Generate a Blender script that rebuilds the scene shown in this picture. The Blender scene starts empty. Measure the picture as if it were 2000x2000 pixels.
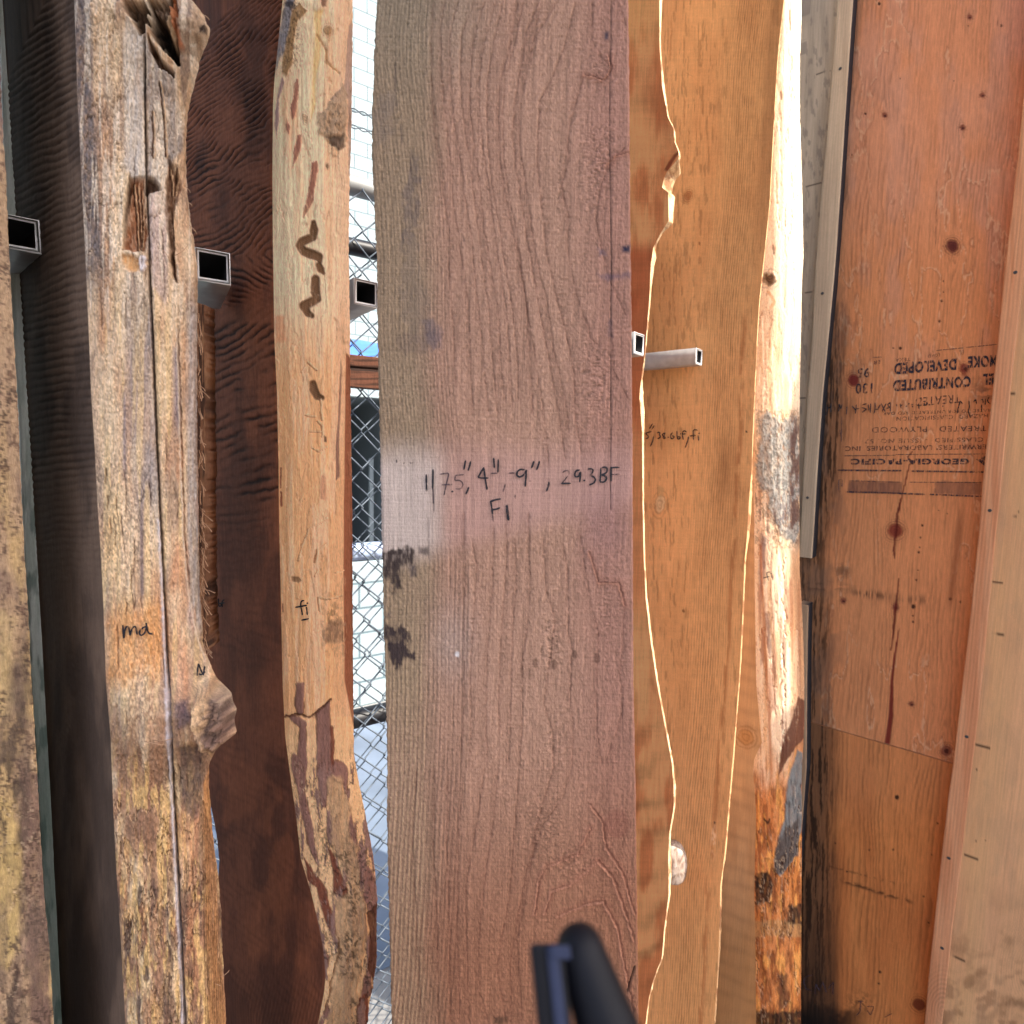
import bpy, math, random
import numpy as np
random.seed(3); np.random.seed(3)

# ------------------------------------------------------------------ camera
F = 1110.0                                  # focal length in photo pixels (photo 2000 wide)
CAM = np.array([0.0, 0.0, 2.02])
_up = np.array([240.0, 11200.0, 1110.0]); _up /= np.linalg.norm(_up)
_f = np.array([0.0, 0.0, -1.0])
_y = _f - _f.dot(_up) * _up; _y /= np.linalg.norm(_y)
_x = np.cross(_y, _up)
RC = np.array([_x, _y, _up])                # camera -> world
SUN_AZ, SUN_EL = 118.0, 47.0                # degrees, clockwise from +Y
SUN_STRENGTH, SKY_STRENGTH, EXPOSURE = 3.6, 0.15, 1.35

sc = bpy.context.scene
cd = bpy.data.cameras.new('camera'); cam = bpy.data.objects.new('camera', cd)
sc.collection.objects.link(cam); sc.camera = cam
from mathutils import Matrix, Vector
M4 = Matrix([[*map(float, RC[0]), 0], [*map(float, RC[1]), 0], [*map(float, RC[2]), float(CAM[2])], [0, 0, 0, 1]])
cam.matrix_world = M4
cd.sensor_width = 36; cd.lens = 36 * F / 2000
cd.clip_start = 0.01; cd.clip_end = 500
cd.dof.use_dof = True; cd.dof.focus_distance = 0.75; cd.dof.aperture_fstop = 9

w = bpy.data.worlds.new('World'); sc.world = w; w.use_nodes = True
nt = w.node_tree; nt.nodes.clear()
sky = nt.nodes.new('ShaderNodeTexSky'); sky.sky_type = 'NISHITA'; sky.sun_disc = False; sky.dust_density = 3.5; sky.air_density = .8
sky.sun_elevation = math.radians(SUN_EL); sky.sun_rotation = math.radians(SUN_AZ)
bg = nt.nodes.new('ShaderNodeBackground'); bg.inputs[1].default_value = SKY_STRENGTH
wo = nt.nodes.new('ShaderNodeOutputWorld')
nt.links.new(sky.outputs[0], bg.inputs[0]); nt.links.new(bg.outputs[0], wo.inputs[0])
sl = bpy.data.lights.new('sun', 'SUN'); sl.energy = SUN_STRENGTH; sl.angle = math.radians(0.5); sl.color = (1.0, 0.93, 0.82)
so = bpy.data.objects.new('sun', sl); sc.collection.objects.link(so)
_a, _e = math.radians(SUN_AZ), math.radians(SUN_EL)
sdir = Vector((math.sin(_a) * math.cos(_e), math.cos(_a) * math.cos(_e), math.sin(_e)))
so.rotation_euler = sdir.to_track_quat('Z', 'Y').to_euler(); so.location = (3, -3, 6)
sc.view_settings.view_transform = 'Standard'; sc.view_settings.look = 'None'
sc.view_settings.exposure = EXPOSURE; sc.view_settings.gamma = 1
sc.cycles.max_bounces = 10; sc.cycles.diffuse_bounces = 7; sc.cycles.transparent_max_bounces = 8
sc.cycles.use_denoising = True

# ------------------------------------------------------------------ maths helpers
def ray(px, py):
    px = np.asarray(px, float); py = np.asarray(py, float)
    v = np.stack([px - 1000, 1000 - py, -F * np.ones_like(px)], -1)
    return v @ RC.T
def proj(P):
    v = (P - CAM) @ RC
    return 1000 + F * v[..., 0] / -v[..., 2], 1000 - F * v[..., 1] / -v[..., 2]
D1 = math.radians(50)
E1 = np.array([-math.sin(D1), math.cos(D1), 0])      # along the wall and the slabs, away from us
N1 = np.array([-math.cos(D1), -math.sin(D1), 0])     # faces us
def hit(px, py, n, c):
    """the point of the plane n.p=c (p without camera height) met by the ray"""
    r = ray(px, py); t = c / (r @ n)
    return CAM + r * t[..., None]
FR = np.array([0.0, -1.0, 0.0])

def _hash(a, b, s):
    h = (a * 374761393 + b * 668265263 + s * 2246822519) & 0xffffffff
    h = ((h ^ (h >> 13)) * 1274126177) & 0xffffffff
    h = ((h ^ (h >> 16)) * 2246822519) & 0xffffffff
    return ((h ^ (h >> 15)) & 0xffffff) / 16777215.0
def vnoise(x, y, s=0):
    xi = np.floor(x).astype(np.int64); yi = np.floor(y).astype(np.int64)
    fx = x - xi; fy = y - yi
    fx = fx * fx * fx * (fx * (fx * 6 - 15) + 10); fy = fy * fy * fy * (fy * (fy * 6 - 15) + 10)
    a = _hash(xi, yi, s); b = _hash(xi + 1, yi, s); c = _hash(xi, yi + 1, s); d = _hash(xi + 1, yi + 1, s)
    return (a + (b - a) * fx) * (1 - fy) + (c + (d - c) * fx) * fy
def fbm(x, y, s=0, o=4, g=.5):
    t = 0; am = 1; tot = 0
    for i in range(o):
        t = t + am * vnoise(x * 2**i + 17.3 * i, y * 2**i + 9.1 * i, s + i * 7); tot += am; am *= g
    return t / tot
def sst(a, b, x):
    t = np.clip((x - a) / (b - a), 0, 1); return t * t * (3 - 2 * t)
def lin(c):
    c = np.asarray(c, float) / 255
    return np.where(c <= .04045, c / 12.92, ((c + .055) / 1.055) ** 2.4)

def crop(x0, y0, k, pts):
    return [(x0 + k * a, y0 + k * b) for a, b in pts]

class Surf:
    """paints colour (albedo) and relief on the vertices of a dense surface"""
    def __init__(s, P):
        s.P = P; sh = P.shape[:2]
        s.X, s.Y = proj(P)
        bad = ((P - CAM) @ RC)[..., 2] > -.05
        s.X = np.where(bad, -9999, s.X); s.Y = np.where(bad, -9999, s.Y)
        s.col = np.zeros(sh + (3,)); s.h = np.zeros(sh)
        s.K = 1.0
    def fill(s, c): s.col[:] = lin(c)
    def mix(s, c, a):
        a = np.clip(a, 0, 1)[..., None]; s.col = s.col * (1 - a) + lin(c) * a
    def mul(s, f): s.col = s.col * f[..., None]
    def n(s, fx, fy, seed=0, o=4, g=.5):      # fx, fy: photo pixels per noise cell
        return fbm(s.X / fx, s.Y / fy, seed, o, g)
    def warp(s, amp, f=25, fy=None, seed=5):
        fy = fy or f
        return s.X + amp * 2 * (s.n(f, fy, seed, 3) - .5), s.Y + amp * 2 * (s.n(f, fy, seed + 31, 3) - .5)
    def vline(s, pts, wd, c=None, a=1., jit=1.5, dep=0., side=0., fade=8, rough=.5, seed=1):
        """a line running mostly down the photo"""
        ys = [p[1] for p in pts]; xs = [p[0] for p in pts]
        if ys[0] > ys[-1]: ys = ys[::-1]; xs = xs[::-1]
        m = (s.Y > ys[0] - 4) & (s.Y < ys[-1] + 4) & (s.X > min(xs) - wd * 6 - abs(side) - 8) & (s.X < max(xs) + wd * 6 + abs(side) + 8)
        if not m.any(): return
        X = s.X[m]; Y = s.Y[m]
        d = X - np.interp(Y, ys, xs) + jit * 2 * (fbm(Y / 22, Y * 0 + seed * 3.1, seed, 3) - .5) + jit * 1.4 * (fbm(X / 5, Y / 5, seed + 5, 2) - .5)
        e = sst(ys[0] - 4, ys[0] + fade, Y) * (1 - sst(ys[-1] - fade, ys[-1] + 4, Y))
        k = np.exp(-(d / wd) ** 2)
        if side:
            k = np.maximum(k, .5 * np.exp(-np.abs(d) / abs(side)) * (np.sign(d) == np.sign(side)))
        k = k * e * (1 - rough + rough * 1.6 * fbm(X / 6, Y / 9, seed + 9, 3))
        if c is not None:
            aa = np.clip(k * a, 0, 1)[..., None]; s.col[m] = s.col[m] * (1 - aa) + lin(c) * aa
        s.h[m] += dep * k
    def stroke(s, pts, wd, c=None, a=1., jit=0., dep=0., soft=.35, seed=1):
        """distance to a free polyline; wd = half width in photo px (number or one per point)"""
        p = np.array(pts, float); wds = np.full(len(p), wd, float) if np.isscalar(wd) else np.array(wd, float)
        R = wds.max() * (1 + soft) + jit * 2 + 2
        m = (s.X > p[:, 0].min() - R) & (s.X < p[:, 0].max() + R) & (s.Y > p[:, 1].min() - R) & (s.Y < p[:, 1].max() + R)
        if not m.any(): return
        X = s.X[m]; Y = s.Y[m]
        if jit:
            X = X + jit * 2 * (fbm(X / 9, Y / 9, seed, 3) - .5); Y = Y + jit * 2 * (fbm(X / 9, Y / 9, seed + 3, 3) - .5)
        q = np.full(X.shape, 9.)
        for i in range(len(p) - 1):
            a0, b0 = p[i], p[i + 1]; v = b0 - a0; L = v @ v + 1e-9
            t = np.clip(((X - a0[0]) * v[0] + (Y - a0[1]) * v[1]) / L, 0, 1)
            d = np.hypot(X - a0[0] - t * v[0], Y - a0[1] - t * v[1])
            q = np.minimum(q, d / (wds[i] + (wds[i + 1] - wds[i]) * t + 1e-6))
        k = 1 - sst(1 - soft, 1 + soft, q)
        if c is not None:
            aa = np.clip(k * a, 0, 1)[..., None]; s.col[m] = s.col[m] * (1 - aa) + lin(c) * aa
        s.h[m] += dep * k
    def poly(s, pts, c=None, a=1., soft=2., jit=3., f=18, fy=None, dep=0., seed=1, tex=0., tf=(5, 12)):
        """a patch: soft = edge width in px, jit = raggedness, tex = speckle of the fill"""
        p = np.array(pts, float); R = soft + jit * 2 + 2; fy = fy or f
        m = (s.X > p[:, 0].min() - R) & (s.X < p[:, 0].max() + R) & (s.Y > p[:, 1].min() - R) & (s.Y < p[:, 1].max() + R)
        if not m.any(): return
        X0 = s.X[m]; Y0 = s.Y[m]
        X = X0 + jit * 2 * (fbm(X0 / f, Y0 / fy, seed, 4, .6) - .5); Y = Y0 + jit * 2 * (fbm(X0 / f, Y0 / fy, seed + 3, 4, .6) - .5)
        ins = np.zeros(X.shape, bool); d = np.full(X.shape, 1e9); n = len(p)
        for i in range(n):
            x1, y1 = p[i]; x2, y2 = p[(i + 1) % n]
            vx, vy = x2 - x1, y2 - y1; L = vx * vx + vy * vy + 1e-9
            t = np.clip(((X - x1) * vx + (Y - y1) * vy) / L, 0, 1)
            d = np.minimum(d, np.hypot(X - x1 - t * vx, Y - y1 - t * vy))
            cr = ((y1 > Y) != (y2 > Y))
            if y1 != y2: ins ^= cr & (X < (x2 - x1) * (Y - y1) / (y2 - y1) + x1)
        sd = np.where(ins, d, -d)
        k = sst(-soft, soft, sd)
        if tex: k = k * np.clip(1 - tex + tex * 2.2 * fbm(X0 / tf[0], Y0 / tf[1], seed + 11, 3), 0, 1.2)
        if c is not None:
            aa = np.clip(k * a, 0, 1)[..., None]; s.col[m] = s.col[m] * (1 - aa) + lin(c) * aa
        s.h[m] += dep * k
    def ell(s, x, y, rx, ry, c=None, a=1., rings=0, rc=None, dep=0., jit=1.5, seed=1, rot=0.):
        R = max(rx, ry) * (1.2 + (.9 if rings else 0)) + 4
        m = (np.abs(s.X - x) < R) & (np.abs(s.Y - y) < R)
        if not m.any(): return
        dx = s.X[m] - x; dy = s.Y[m] - y
        dx = dx + jit * 2 * (fbm(dx / 7, dy / 7, seed, 3) - .5); dy = dy + jit * 2 * (fbm(dx / 7, dy / 7, seed + 3, 3) - .5)
        cr, sr = math.cos(rot), math.sin(rot); dx, dy = dx * cr + dy * sr, -dx * sr + dy * cr
        q = np.hypot(dx / rx, dy / ry)
        k = 1 - sst(.75, 1.15, q)
        if c is not None:
            aa = np.clip(k * a, 0, 1)[..., None]; s.col[m] = s.col[m] * (1 - aa) + lin(c) * aa
        if rings:
            rr = (.5 + .5 * np.cos(q * rings * 6.28)) ** 2 * (1 - sst(1.2, 2.0, q)) * .5
            s.col[m] = s.col[m] * (1 - rr[..., None]) + lin(rc) * rr[..., None]
        s.h[m] += dep * k
    def flakes(s, fx, fy, seed, lv=.5, w=.012, c=(70, 46, 34), a=.8, m=1., dep=-.0012, step=.0012):
        """torn layers: a dark crack along the level line of a noise field, one side standing a little proud"""
        f = s.n(fx, fy, seed, 5, .58); gate = sst(.35, .55, s.n(fx * 2.5, fy * 1.2, seed + 77, 2))
        k = np.exp(-((f - lv) / w) ** 2) * m * gate
        s.mix(c, a * k); s.h += dep * k + step * sst(lv, lv + w * 3, f) * m
        s.mix((226, 196, 160), .35 * np.exp(-((f - lv - w * 2.2) / w) ** 2) * m * gate)

# ------------------------------------------------------------------ materials
MATS = {}
def shade(name):
    m = bpy.data.materials.new(name); m.use_nodes = True
    nt = m.node_tree; return m, nt, nt.nodes['Principled BSDF']
def wood(name, gain=1.0, fs=(420, 420, 14), amt=.22, bump=.35, bd=.0012, rough=.8, sawn=0., spec=.25):
    """colour painted per vertex, with fine fibres, pores and saw chatter from noise"""
    m, nt, b = shade(name); N = nt.nodes; L = nt.links
    at = N.new('ShaderNodeAttribute'); at.attribute_name = 'tint'
    tc = N.new('ShaderNodeTexCoord'); mp = N.new('ShaderNodeMapping'); mp.inputs['Scale'].default_value = fs
    L.new(tc.outputs['Object'], mp.inputs[0])
    n1 = N.new('ShaderNodeTexNoise'); n1.inputs['Scale'].default_value = 1; n1.inputs['Detail'].default_value = 5; n1.inputs['Roughness'].default_value = .65
    L.new(mp.outputs[0], n1.inputs['Vector'])
    mp2 = N.new('ShaderNodeMapping'); mp2.inputs['Scale'].default_value = (900, 900, 260)
    L.new(tc.outputs['Object'], mp2.inputs[0])
    n2 = N.new('ShaderNodeTexNoise'); n2.inputs['Scale'].default_value = 1; n2.inputs['Detail'].default_value = 3
    L.new(mp2.outputs[0], n2.inputs['Vector'])
    mr = N.new('ShaderNodeMapRange'); mr.inputs[1].default_value = .3; mr.inputs[2].default_value = .7
    mr.inputs[3].default_value = gain * (1 - amt); mr.inputs[4].default_value = gain * (1 + amt)
    L.new(n1.outputs[0], mr.inputs[0])
    mr2 = N.new('ShaderNodeMapRange'); mr2.inputs[1].default_value = .3; mr2.inputs[2].default_value = .7
    mr2.inputs[3].default_value = 1 - amt * .5; mr2.inputs[4].default_value = 1 + amt * .5
    L.new(n2.outputs[0], mr2.inputs[0])
    mu = N.new('ShaderNodeMath'); mu.operation = 'MULTIPLY'; L.new(mr.outputs[0], mu.inputs[0]); L.new(mr2.outputs[0], mu.inputs[1])
    vm = N.new('ShaderNodeVectorMath'); vm.operation = 'SCALE'
    L.new(at.outputs['Color'], vm.inputs[0]); L.new(mu.outputs[0], vm.inputs['Scale'])
    L.new(vm.outputs[0], b.inputs['Base Color'])
    ad = N.new('ShaderNodeMath'); ad.operation = 'ADD'; L.new(n1.outputs[0], ad.inputs[0])
    ms = N.new('ShaderNodeMath'); ms.operation = 'MULTIPLY'; ms.inputs[1].default_value = .6
    L.new(n2.outputs[0], ms.inputs[0]); L.new(ms.outputs[0], ad.inputs[1]); last = ad
    if sawn:
        mp3 = N.new('ShaderNodeMapping'); mp3.inputs['Scale'].default_value = (25, 25, 520)
        L.new(tc.outputs['Object'], mp3.inputs[0])
        n3 = N.new('ShaderNodeTexNoise'); n3.inputs['Scale'].default_value = 1; n3.inputs['Detail'].default_value = 2
        L.new(mp3.outputs[0], n3.inputs['Vector'])
        m3 = N.new('ShaderNodeMath'); m3.operation = 'MULTIPLY_ADD'; m3.inputs[1].default_value = sawn
        L.new(n3.outputs[0], m3.inputs[0]); L.new(last.outputs[0], m3.inputs[2]); last = m3
    bp = N.new('ShaderNodeBump'); bp.inputs['Strength'].default_value = bump; bp.inputs['Distance'].default_value = bd
    L.new(last.outputs[0], bp.inputs['Height']); L.new(bp.outputs[0], b.inputs['Normal'])
    b.inputs['Roughness'].default_value = rough; b.inputs['Specular IOR Level'].default_value = spec
    return m
def plain(name, c, rough=.5, metal=0., nz=.1, ns=30, bump=0., spec=.4):
    m, nt, b = shade(name); N = nt.nodes; L = nt.links
    tc = N.new('ShaderNodeTexCoord'); n1 = N.new('ShaderNodeTexNoise'); n1.inputs['Scale'].default_value = ns; n1.inputs['Detail'].default_value = 5
    L.new(tc.outputs['Object'], n1.inputs['Vector'])
    mr = N.new('ShaderNodeMapRange'); mr.inputs[1].default_value = .3; mr.inputs[2].default_value = .7
    mr.inputs[3].default_value = 1 - nz; mr.inputs[4].default_value = 1 + nz; L.new(n1.outputs[0], mr.inputs[0])
    vm = N.new('ShaderNodeVectorMath'); vm.operation = 'SCALE'; vm.inputs[0].default_value = c
    L.new(mr.outputs[0], vm.inputs['Scale']); L.new(vm.outputs[0], b.inputs['Base Color'])
    b.inputs['Roughness'].default_value = rough; b.inputs['Metallic'].default_value = metal; b.inputs['Specular IOR Level'].default_value = spec
    if bump:
        bp = N.new('ShaderNodeBump'); bp.inputs['Strength'].default_value = bump; bp.inputs['Distance'].default_value = .002
        L.new(n1.outputs[0], bp.inputs['Height']); L.new(bp.outputs[0], b.inputs['Normal'])
    return m
def ink(name, c, a0, a1, sc_=260, al=1.):
    """marker or stamp ink that misses some of the fibres"""
    m, nt, b = shade(name); N = nt.nodes; L = nt.links
    tc = N.new('ShaderNodeTexCoord'); mp = N.new('ShaderNodeMapping'); mp.inputs['Scale'].default_value = (sc_, sc_, sc_ * .25)
    n1 = N.new('ShaderNodeTexNoise'); n1.inputs['Scale'].default_value = 1; n1.inputs['Detail'].default_value = 4
    L.new(tc.outputs['Object'], mp.inputs[0]); L.new(mp.outputs[0], n1.inputs['Vector'])
    mr = N.new('ShaderNodeMapRange'); mr.inputs[1].default_value = a0; mr.inputs[2].default_value = a1; mr.inputs[4].default_value = al
    L.new(n1.outputs[0], mr.inputs[0]); L.new(mr.outputs[0], b.inputs['Alpha'])
    b.inputs['Base Color'].default_value = (*c, 1); b.inputs['Roughness'].default_value = .7
    return m

M_beam = wood('sawn beam wood', 1.08, amt=.2, bump=.9, bd=.0012, sawn=.5)
M_edge = wood('live edge wood', 1.34, fs=(520, 520, 120), amt=.2, bump=.8, bd=.0014)
M_dark = wood('dark sawn slab wood', 1, fs=(260, 260, 30), amt=.2, bump=.5, bd=.001, sawn=.4)
M_org = wood('orange sawn slab wood', 1.3, fs=(420, 420, 12), amt=.13, bump=.5, bd=.001, sawn=.3)
M_ply = wood('fir plywood', 1.14, fs=(420, 420, 9), amt=.13, bump=.45, bd=.001)
M_bat = wood('fir batten', 1, fs=(300, 300, 7), amt=.12, bump=.3, bd=.0008)
M_ink = ink('black marker ink', (.006, .005, .01), .22, .42, 500)
M_faint = ink('faded marker ink', (.03, .015, .03), .25, .5, 500, .8)
M_stamp = ink('worn blue black stamp ink', (.012, .014, .03), .36, .52, 330, .93)
M_steel = plain('galvanised square steel', (.50, .49, .47), .5, .1, .12, 60)
M_rim = plain('bright cut steel end', (.9, .9, .89), .6, 0, .04, 60)
M_bore = plain('dark tube bore', (.03, .03, .032), .8)
M_black = plain('black plastic', (.006, .006, .009), .55, 0, .2, 90, spec=.22)
M_blue = plain('blue grey plastic', (.022, .03, .07), .6, 0, .1, 90)
M_wire = plain('galvanised wire', (.13, .16, .20), .5, .3, .15, 40)
M_screw = plain('screw steel', (.1, .1, .1), .5, .6)

# ------------------------------------------------------------------ object helpers
COL = sc.collection
def tag(o, label=None, cat=None, group=None, kind=None):
    if label: o['label'] = label
    if cat: o['category'] = cat
    if group: o['group'] = group
    if kind: o['kind'] = kind
    return o
def empty(name, loc, *a, **k):
    o = bpy.data.objects.new(name, None); COL.objects.link(o); o.location = loc
    o.empty_display_size = .05; bpy.context.view_layer.update()
    return tag(o, *a, **k)
def link(name, me, mat, parent=None, smooth=True):
    o = bpy.data.objects.new(name, me); COL.objects.link(o)
    for m_ in (mat if isinstance(mat, (list, tuple)) else [mat]): me.materials.append(m_)
    if smooth and len(me.polygons): me.polygons.foreach_set('use_smooth', [True] * len(me.polygons))
    if parent:
        o.parent = parent; o.matrix_parent_inverse = Matrix.Translation(-Vector(parent.location))
    return o
def quads(V, Q, extra=()):
    """mesh from numpy vertices and quads, plus a few n-gons"""
    me = bpy.data.meshes.new('m')
    nq = len(Q); loops = [np.asarray(Q, np.int32).ravel()] + [np.asarray(e, np.int32) for e in extra]
    L = np.concatenate(loops); starts = np.concatenate([np.arange(nq) * 4, nq * 4 + np.cumsum([0] + [len(e) for e in extra])[:-1] if extra else []]).astype(np.int32)
    me.vertices.add(len(V)); me.vertices.foreach_set('co', np.ascontiguousarray(V, np.float32).ravel())
    me.loops.add(len(L)); me.loops.foreach_set('vertex_index', L)
    me.polygons.add(len(starts)); me.polygons.foreach_set('loop_start', starts)
    me.update(calc_edges=True); me.validate()
    return me
def grid(name, P, col, mat, parent=None, closed=False, caps=False, flip=False, smooth=True):
    R, K = P.shape[:2]
    idx = np.arange(R * K).reshape(R, K)
    if closed: idx2 = np.concatenate([idx, idx[:, :1]], 1)
    else: idx2 = idx
    a = idx2[:-1, :-1].ravel(); b = idx2[:-1, 1:].ravel(); c = idx2[1:, 1:].ravel(); d = idx2[1:, :-1].ravel()
    Q = np.stack([a, d, c, b] if not flip else [a, b, c, d], 1)
    ex = [idx[0][::-1] if flip else idx[0], idx[-1] if flip else idx[-1][::-1]] if caps else []
    me = quads(P.reshape(-1, 3), Q, ex)
    if col is not None:
        at = me.color_attributes.new('tint', 'FLOAT_COLOR', 'POINT')
        rgba = np.ones((R * K, 4), np.float32); rgba[:, :3] = np.clip(col.reshape(-1, 3), 0, .9)
        at.data.foreach_set('color', rgba.ravel())
    o = link(name, me, mat, parent, smooth)
    if caps:
        me.polygons[len(Q)].use_smooth = False; me.polygons[len(Q) + 1].use_smooth = False
    return o
def zrows(y_depth, n=1000, top=3.6, xm=1000):
    """heights: dense where the photo sees the surface, coarse above and below; from the top down"""
    P = hit(np.full(n, float(xm)), np.linspace(-40, 2050, n), FR, -y_depth)
    z = P[:, 2]
    up = np.linspace(top, z[0], 14)[:-1] if z[0] < top - .02 else []
    dn = np.linspace(z[-1], 0.0, 14)[1:]
    return np.concatenate([up, z, dn])
def edge_line(pts, n, c, z, wob=.0, seed=0):
    """the traced border of a slab as points of its plane, one for each height"""
    p = np.array(pts, float); o = np.argsort(p[:, 1]); p = p[o]
    # finer
    yy = np.linspace(p[0, 1], p[-1, 1], 400); xx = np.interp(yy, p[:, 1], p[:, 0])
    H = hit(xx, yy, n, c); zz = H[:, 2][::-1]
    out = np.stack([np.interp(z, zz, H[:, 0][::-1]), np.interp(z, zz, H[:, 1][::-1]), z], -1)
    return out
def box_bm(V, Q, c, hx, hy, hz, ax=None):
    pass
def boxmesh(o, ux, uy, uz, bev=.0):
    """a box with corner o and edge vectors"""
    import bmesh
    bm = bmesh.new(); o = np.asarray(o, float)
    vs = [bm.verts.new(o + a * ux + b * uy + c * uz) for c in (0, 1) for b in (0, 1) for a in (0, 1)]
    for f in ((0, 2, 3, 1), (4, 5, 7, 6), (0, 1, 5, 4), (2, 6, 7, 3), (0, 4, 6, 2), (1, 3, 7, 5)): bm.faces.new([vs[i] for i in f])
    bmesh.ops.recalc_face_normals(bm, faces=bm.faces)
    if bev: bmesh.ops.bevel(bm, geom=bm.edges[:], offset=bev, segments=2, affect='EDGES', profile=.6)
    me = bpy.data.meshes.new('m'); bm.to_mesh(me); bm.free(); return me
def tube_arr(path, r, k=8):
    path = np.asarray(path, float); n = len(path); r = np.full(n, r) if np.isscalar(r) else np.asarray(r)
    T = np.gradient(path, axis=0); T /= np.linalg.norm(T, axis=1)[:, None] + 1e-12
    ref = np.array([0, 0, 1.]) if abs(T[:, 2]).mean() < .9 else np.array([1., 0, 0])
    A = np.cross(T, ref); A /= np.linalg.norm(A, axis=1)[:, None] + 1e-12; B = np.cross(T, A)
    th = np.arange(k) / k * 2 * math.pi
    return path[:, None] + r[:, None, None] * (A[:, None] * np.cos(th)[None, :, None] + B[:, None] * np.sin(th)[None, :, None])
def tubes(name, paths, r, mat, parent=None, k=6):
    V = []; Q = []; EX = []; off = 0
    for p in paths:
        P = tube_arr(p, r, k); R = P.shape[0]; idx = np.arange(R * k).reshape(R, k) + off
        i2 = np.concatenate([idx, idx[:, :1]], 1)
        Q.append(np.stack([i2[:-1, :-1].ravel(), i2[:-1, 1:].ravel(), i2[1:, 1:].ravel(), i2[1:, :-1].ravel()], 1))
        EX += [idx[0][::-1], idx[-1]]; V.append(P.reshape(-1, 3)); off += R * k
    return link(name, quads(np.concatenate(V), np.concatenate(Q), EX), mat, parent)

# near-depth lookup, so that writing lies on whatever surface it was written on
def surface_writer(surfs):
    X = np.concatenate([s.X.ravel() for s in surfs]); Y = np.concatenate([s.Y.ravel() for s in surfs])
    D = np.concatenate([((s.P - CAM) @ RC)[..., 2].ravel() * -1 for s in surfs])
    def depth(x, y):
        d = (X - x) ** 2 + (Y - y) ** 2; m = d < 30
        if not m.any(): return D[np.argmin(d)]
        return D[m].min()
    return depth
def writing(name, strokes, wd, surfs, mat, parent, lift=.0007):
    """marker strokes as thin ribbons lying on the wood; stroke points in photo pixels, wd half width"""
    dep = surface_writer(surfs); V = []; Q = []; off = 0
    for si, st in enumerate(strokes):
        p = np.array(st, float)
        if len(p) == 1: p = np.array([p[0] - (.0, .6), p[0] + (.0, .6)]); ww = wd * 1.25
        else: ww = wd
        seg = np.r_[0, np.cumsum(np.hypot(*np.diff(p, axis=0).T))]
        n = max(4, int(seg[-1] / 1.6)); t = np.linspace(0, seg[-1], n)
        q = np.stack([np.interp(t, seg, p[:, 0]), np.interp(t, seg, p[:, 1])], -1)
        if len(q) > 6:
            for _ in range(2): q[1:-1] = .25 * q[:-2] + .5 * q[1:-1] + .25 * q[2:]
        T = np.gradient(q, axis=0); T /= np.linalg.norm(T, axis=1)[:, None] + 1e-9; Nn = np.stack([-T[:, 1], T[:, 0]], -1)
        wv = ww * (.8 + .4 * fbm(t / 6 + si * 7, t * 0, si, 2)); wv[0] *= .45; wv[-1] *= .45
        q[0] -= T[0] * ww * .5; q[-1] += T[-1] * ww * .5
        for k in (-1, 0, 1):
            pts = q + Nn * (wv * k)[:, None]
            dd = np.array([dep(*a) for a in q]) - lift - .00002 * si
            r = ray(pts[:, 0], pts[:, 1]); r = r / F
            V.append(CAM + r * dd[:, None])
        a = np.arange(n - 1) + off
        Q.append(np.stack([a, a + 1, a + 1 + n, a + n], 1)); Q.append(np.stack([a + n, a + n + 1, a + 1 + 2 * n, a + 2 * n], 1))
        off += 3 * n
    return link(name, quads(np.concatenate(V), np.concatenate(Q)), mat, parent)

# ================================================================== STRUCTURE: ground, yard, fence
def sheet(name, x0, x1, y0, y1, z, mat, **k):
    me = quads(np.array([(x0, y0, z), (x1, y0, z), (x1, y1, z), (x0, y1, z)], float), np.array([[0, 1, 2, 3]]))
    return tag(link(name, me, mat, None, False), **k)
M_ground = plain('pale dusty concrete', (.26, .25, .24), .9, 0, .25, 1.3, .3)
M_road = plain('yard asphalt', (.15, .19, .25), .9, 0, .25, 2.2, .3)
M_slabfl = plain('shed floor concrete', (.08, .06, .048), .9, 0, .2, 3, .3)
sheet('ground', -60, 60, -60, 60, 0.0, M_ground, kind='structure')
sheet('shed_floor', -3.0, 3.2, -5.0, 1.05, 0.004, M_slabfl, kind='structure')

# fence frame: runs to the right and away
FD = np.array([math.sin(math.radians(57)), math.cos(math.radians(57)), 0])
FN = np.array([FD[1], -FD[0], 0])                   # faces us
FP = np.array([-.29 * 1.27, 1.27, 0.0])             # point of the fence behind the left gap (x, y)
def fpt(u, z, back=0.): return FP + FD * u - FN * back + np.array([0, 0, z])
def fz(py, x=710, back=0.):
    c = FN @ (FP - FN * back); return float(hit(np.array([float(x)]), np.array([float(py)]), FN, c)[0, 2])

def yard_wall():
    """white painted block wall across the yard"""
    m, nt, b = shade('white painted block'); N = nt.nodes; L = nt.links
    tc = N.new('ShaderNodeTexCoord'); br = N.new('ShaderNodeTexBrick')
    br.inputs['Scale'].default_value = 1; br.inputs['Brick Width'].default_value = .4; br.inputs['Row Height'].default_value = .2
    br.inputs['Mortar Size'].default_value = .009; br.inputs['Mortar Smooth'].default_value = .3
    br.inputs['Color1'].default_value = (.31, .37, .385, 1); br.inputs['Color2'].default_value = (.28, .34, .355, 1); br.inputs['Mortar'].default_value = (.11, .16, .18, 1)
    at = N.new('ShaderNodeUVMap'); L.new(at.outputs[0], br.inputs['Vector']); L.new(br.outputs['Color'], b.inputs['Base Color'])
    bp = N.new('ShaderNodeBump'); bp.inputs['Strength'].default_value = .6; bp.inputs['Distance'].default_value = .008; bp.invert = True
    L.new(br.outputs['Fac'], bp.inputs['Height']); L.new(bp.outputs[0], b.inputs['Normal']); b.inputs['Roughness'].default_value = .85
    return m
M_block = yard_wall()
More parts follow.
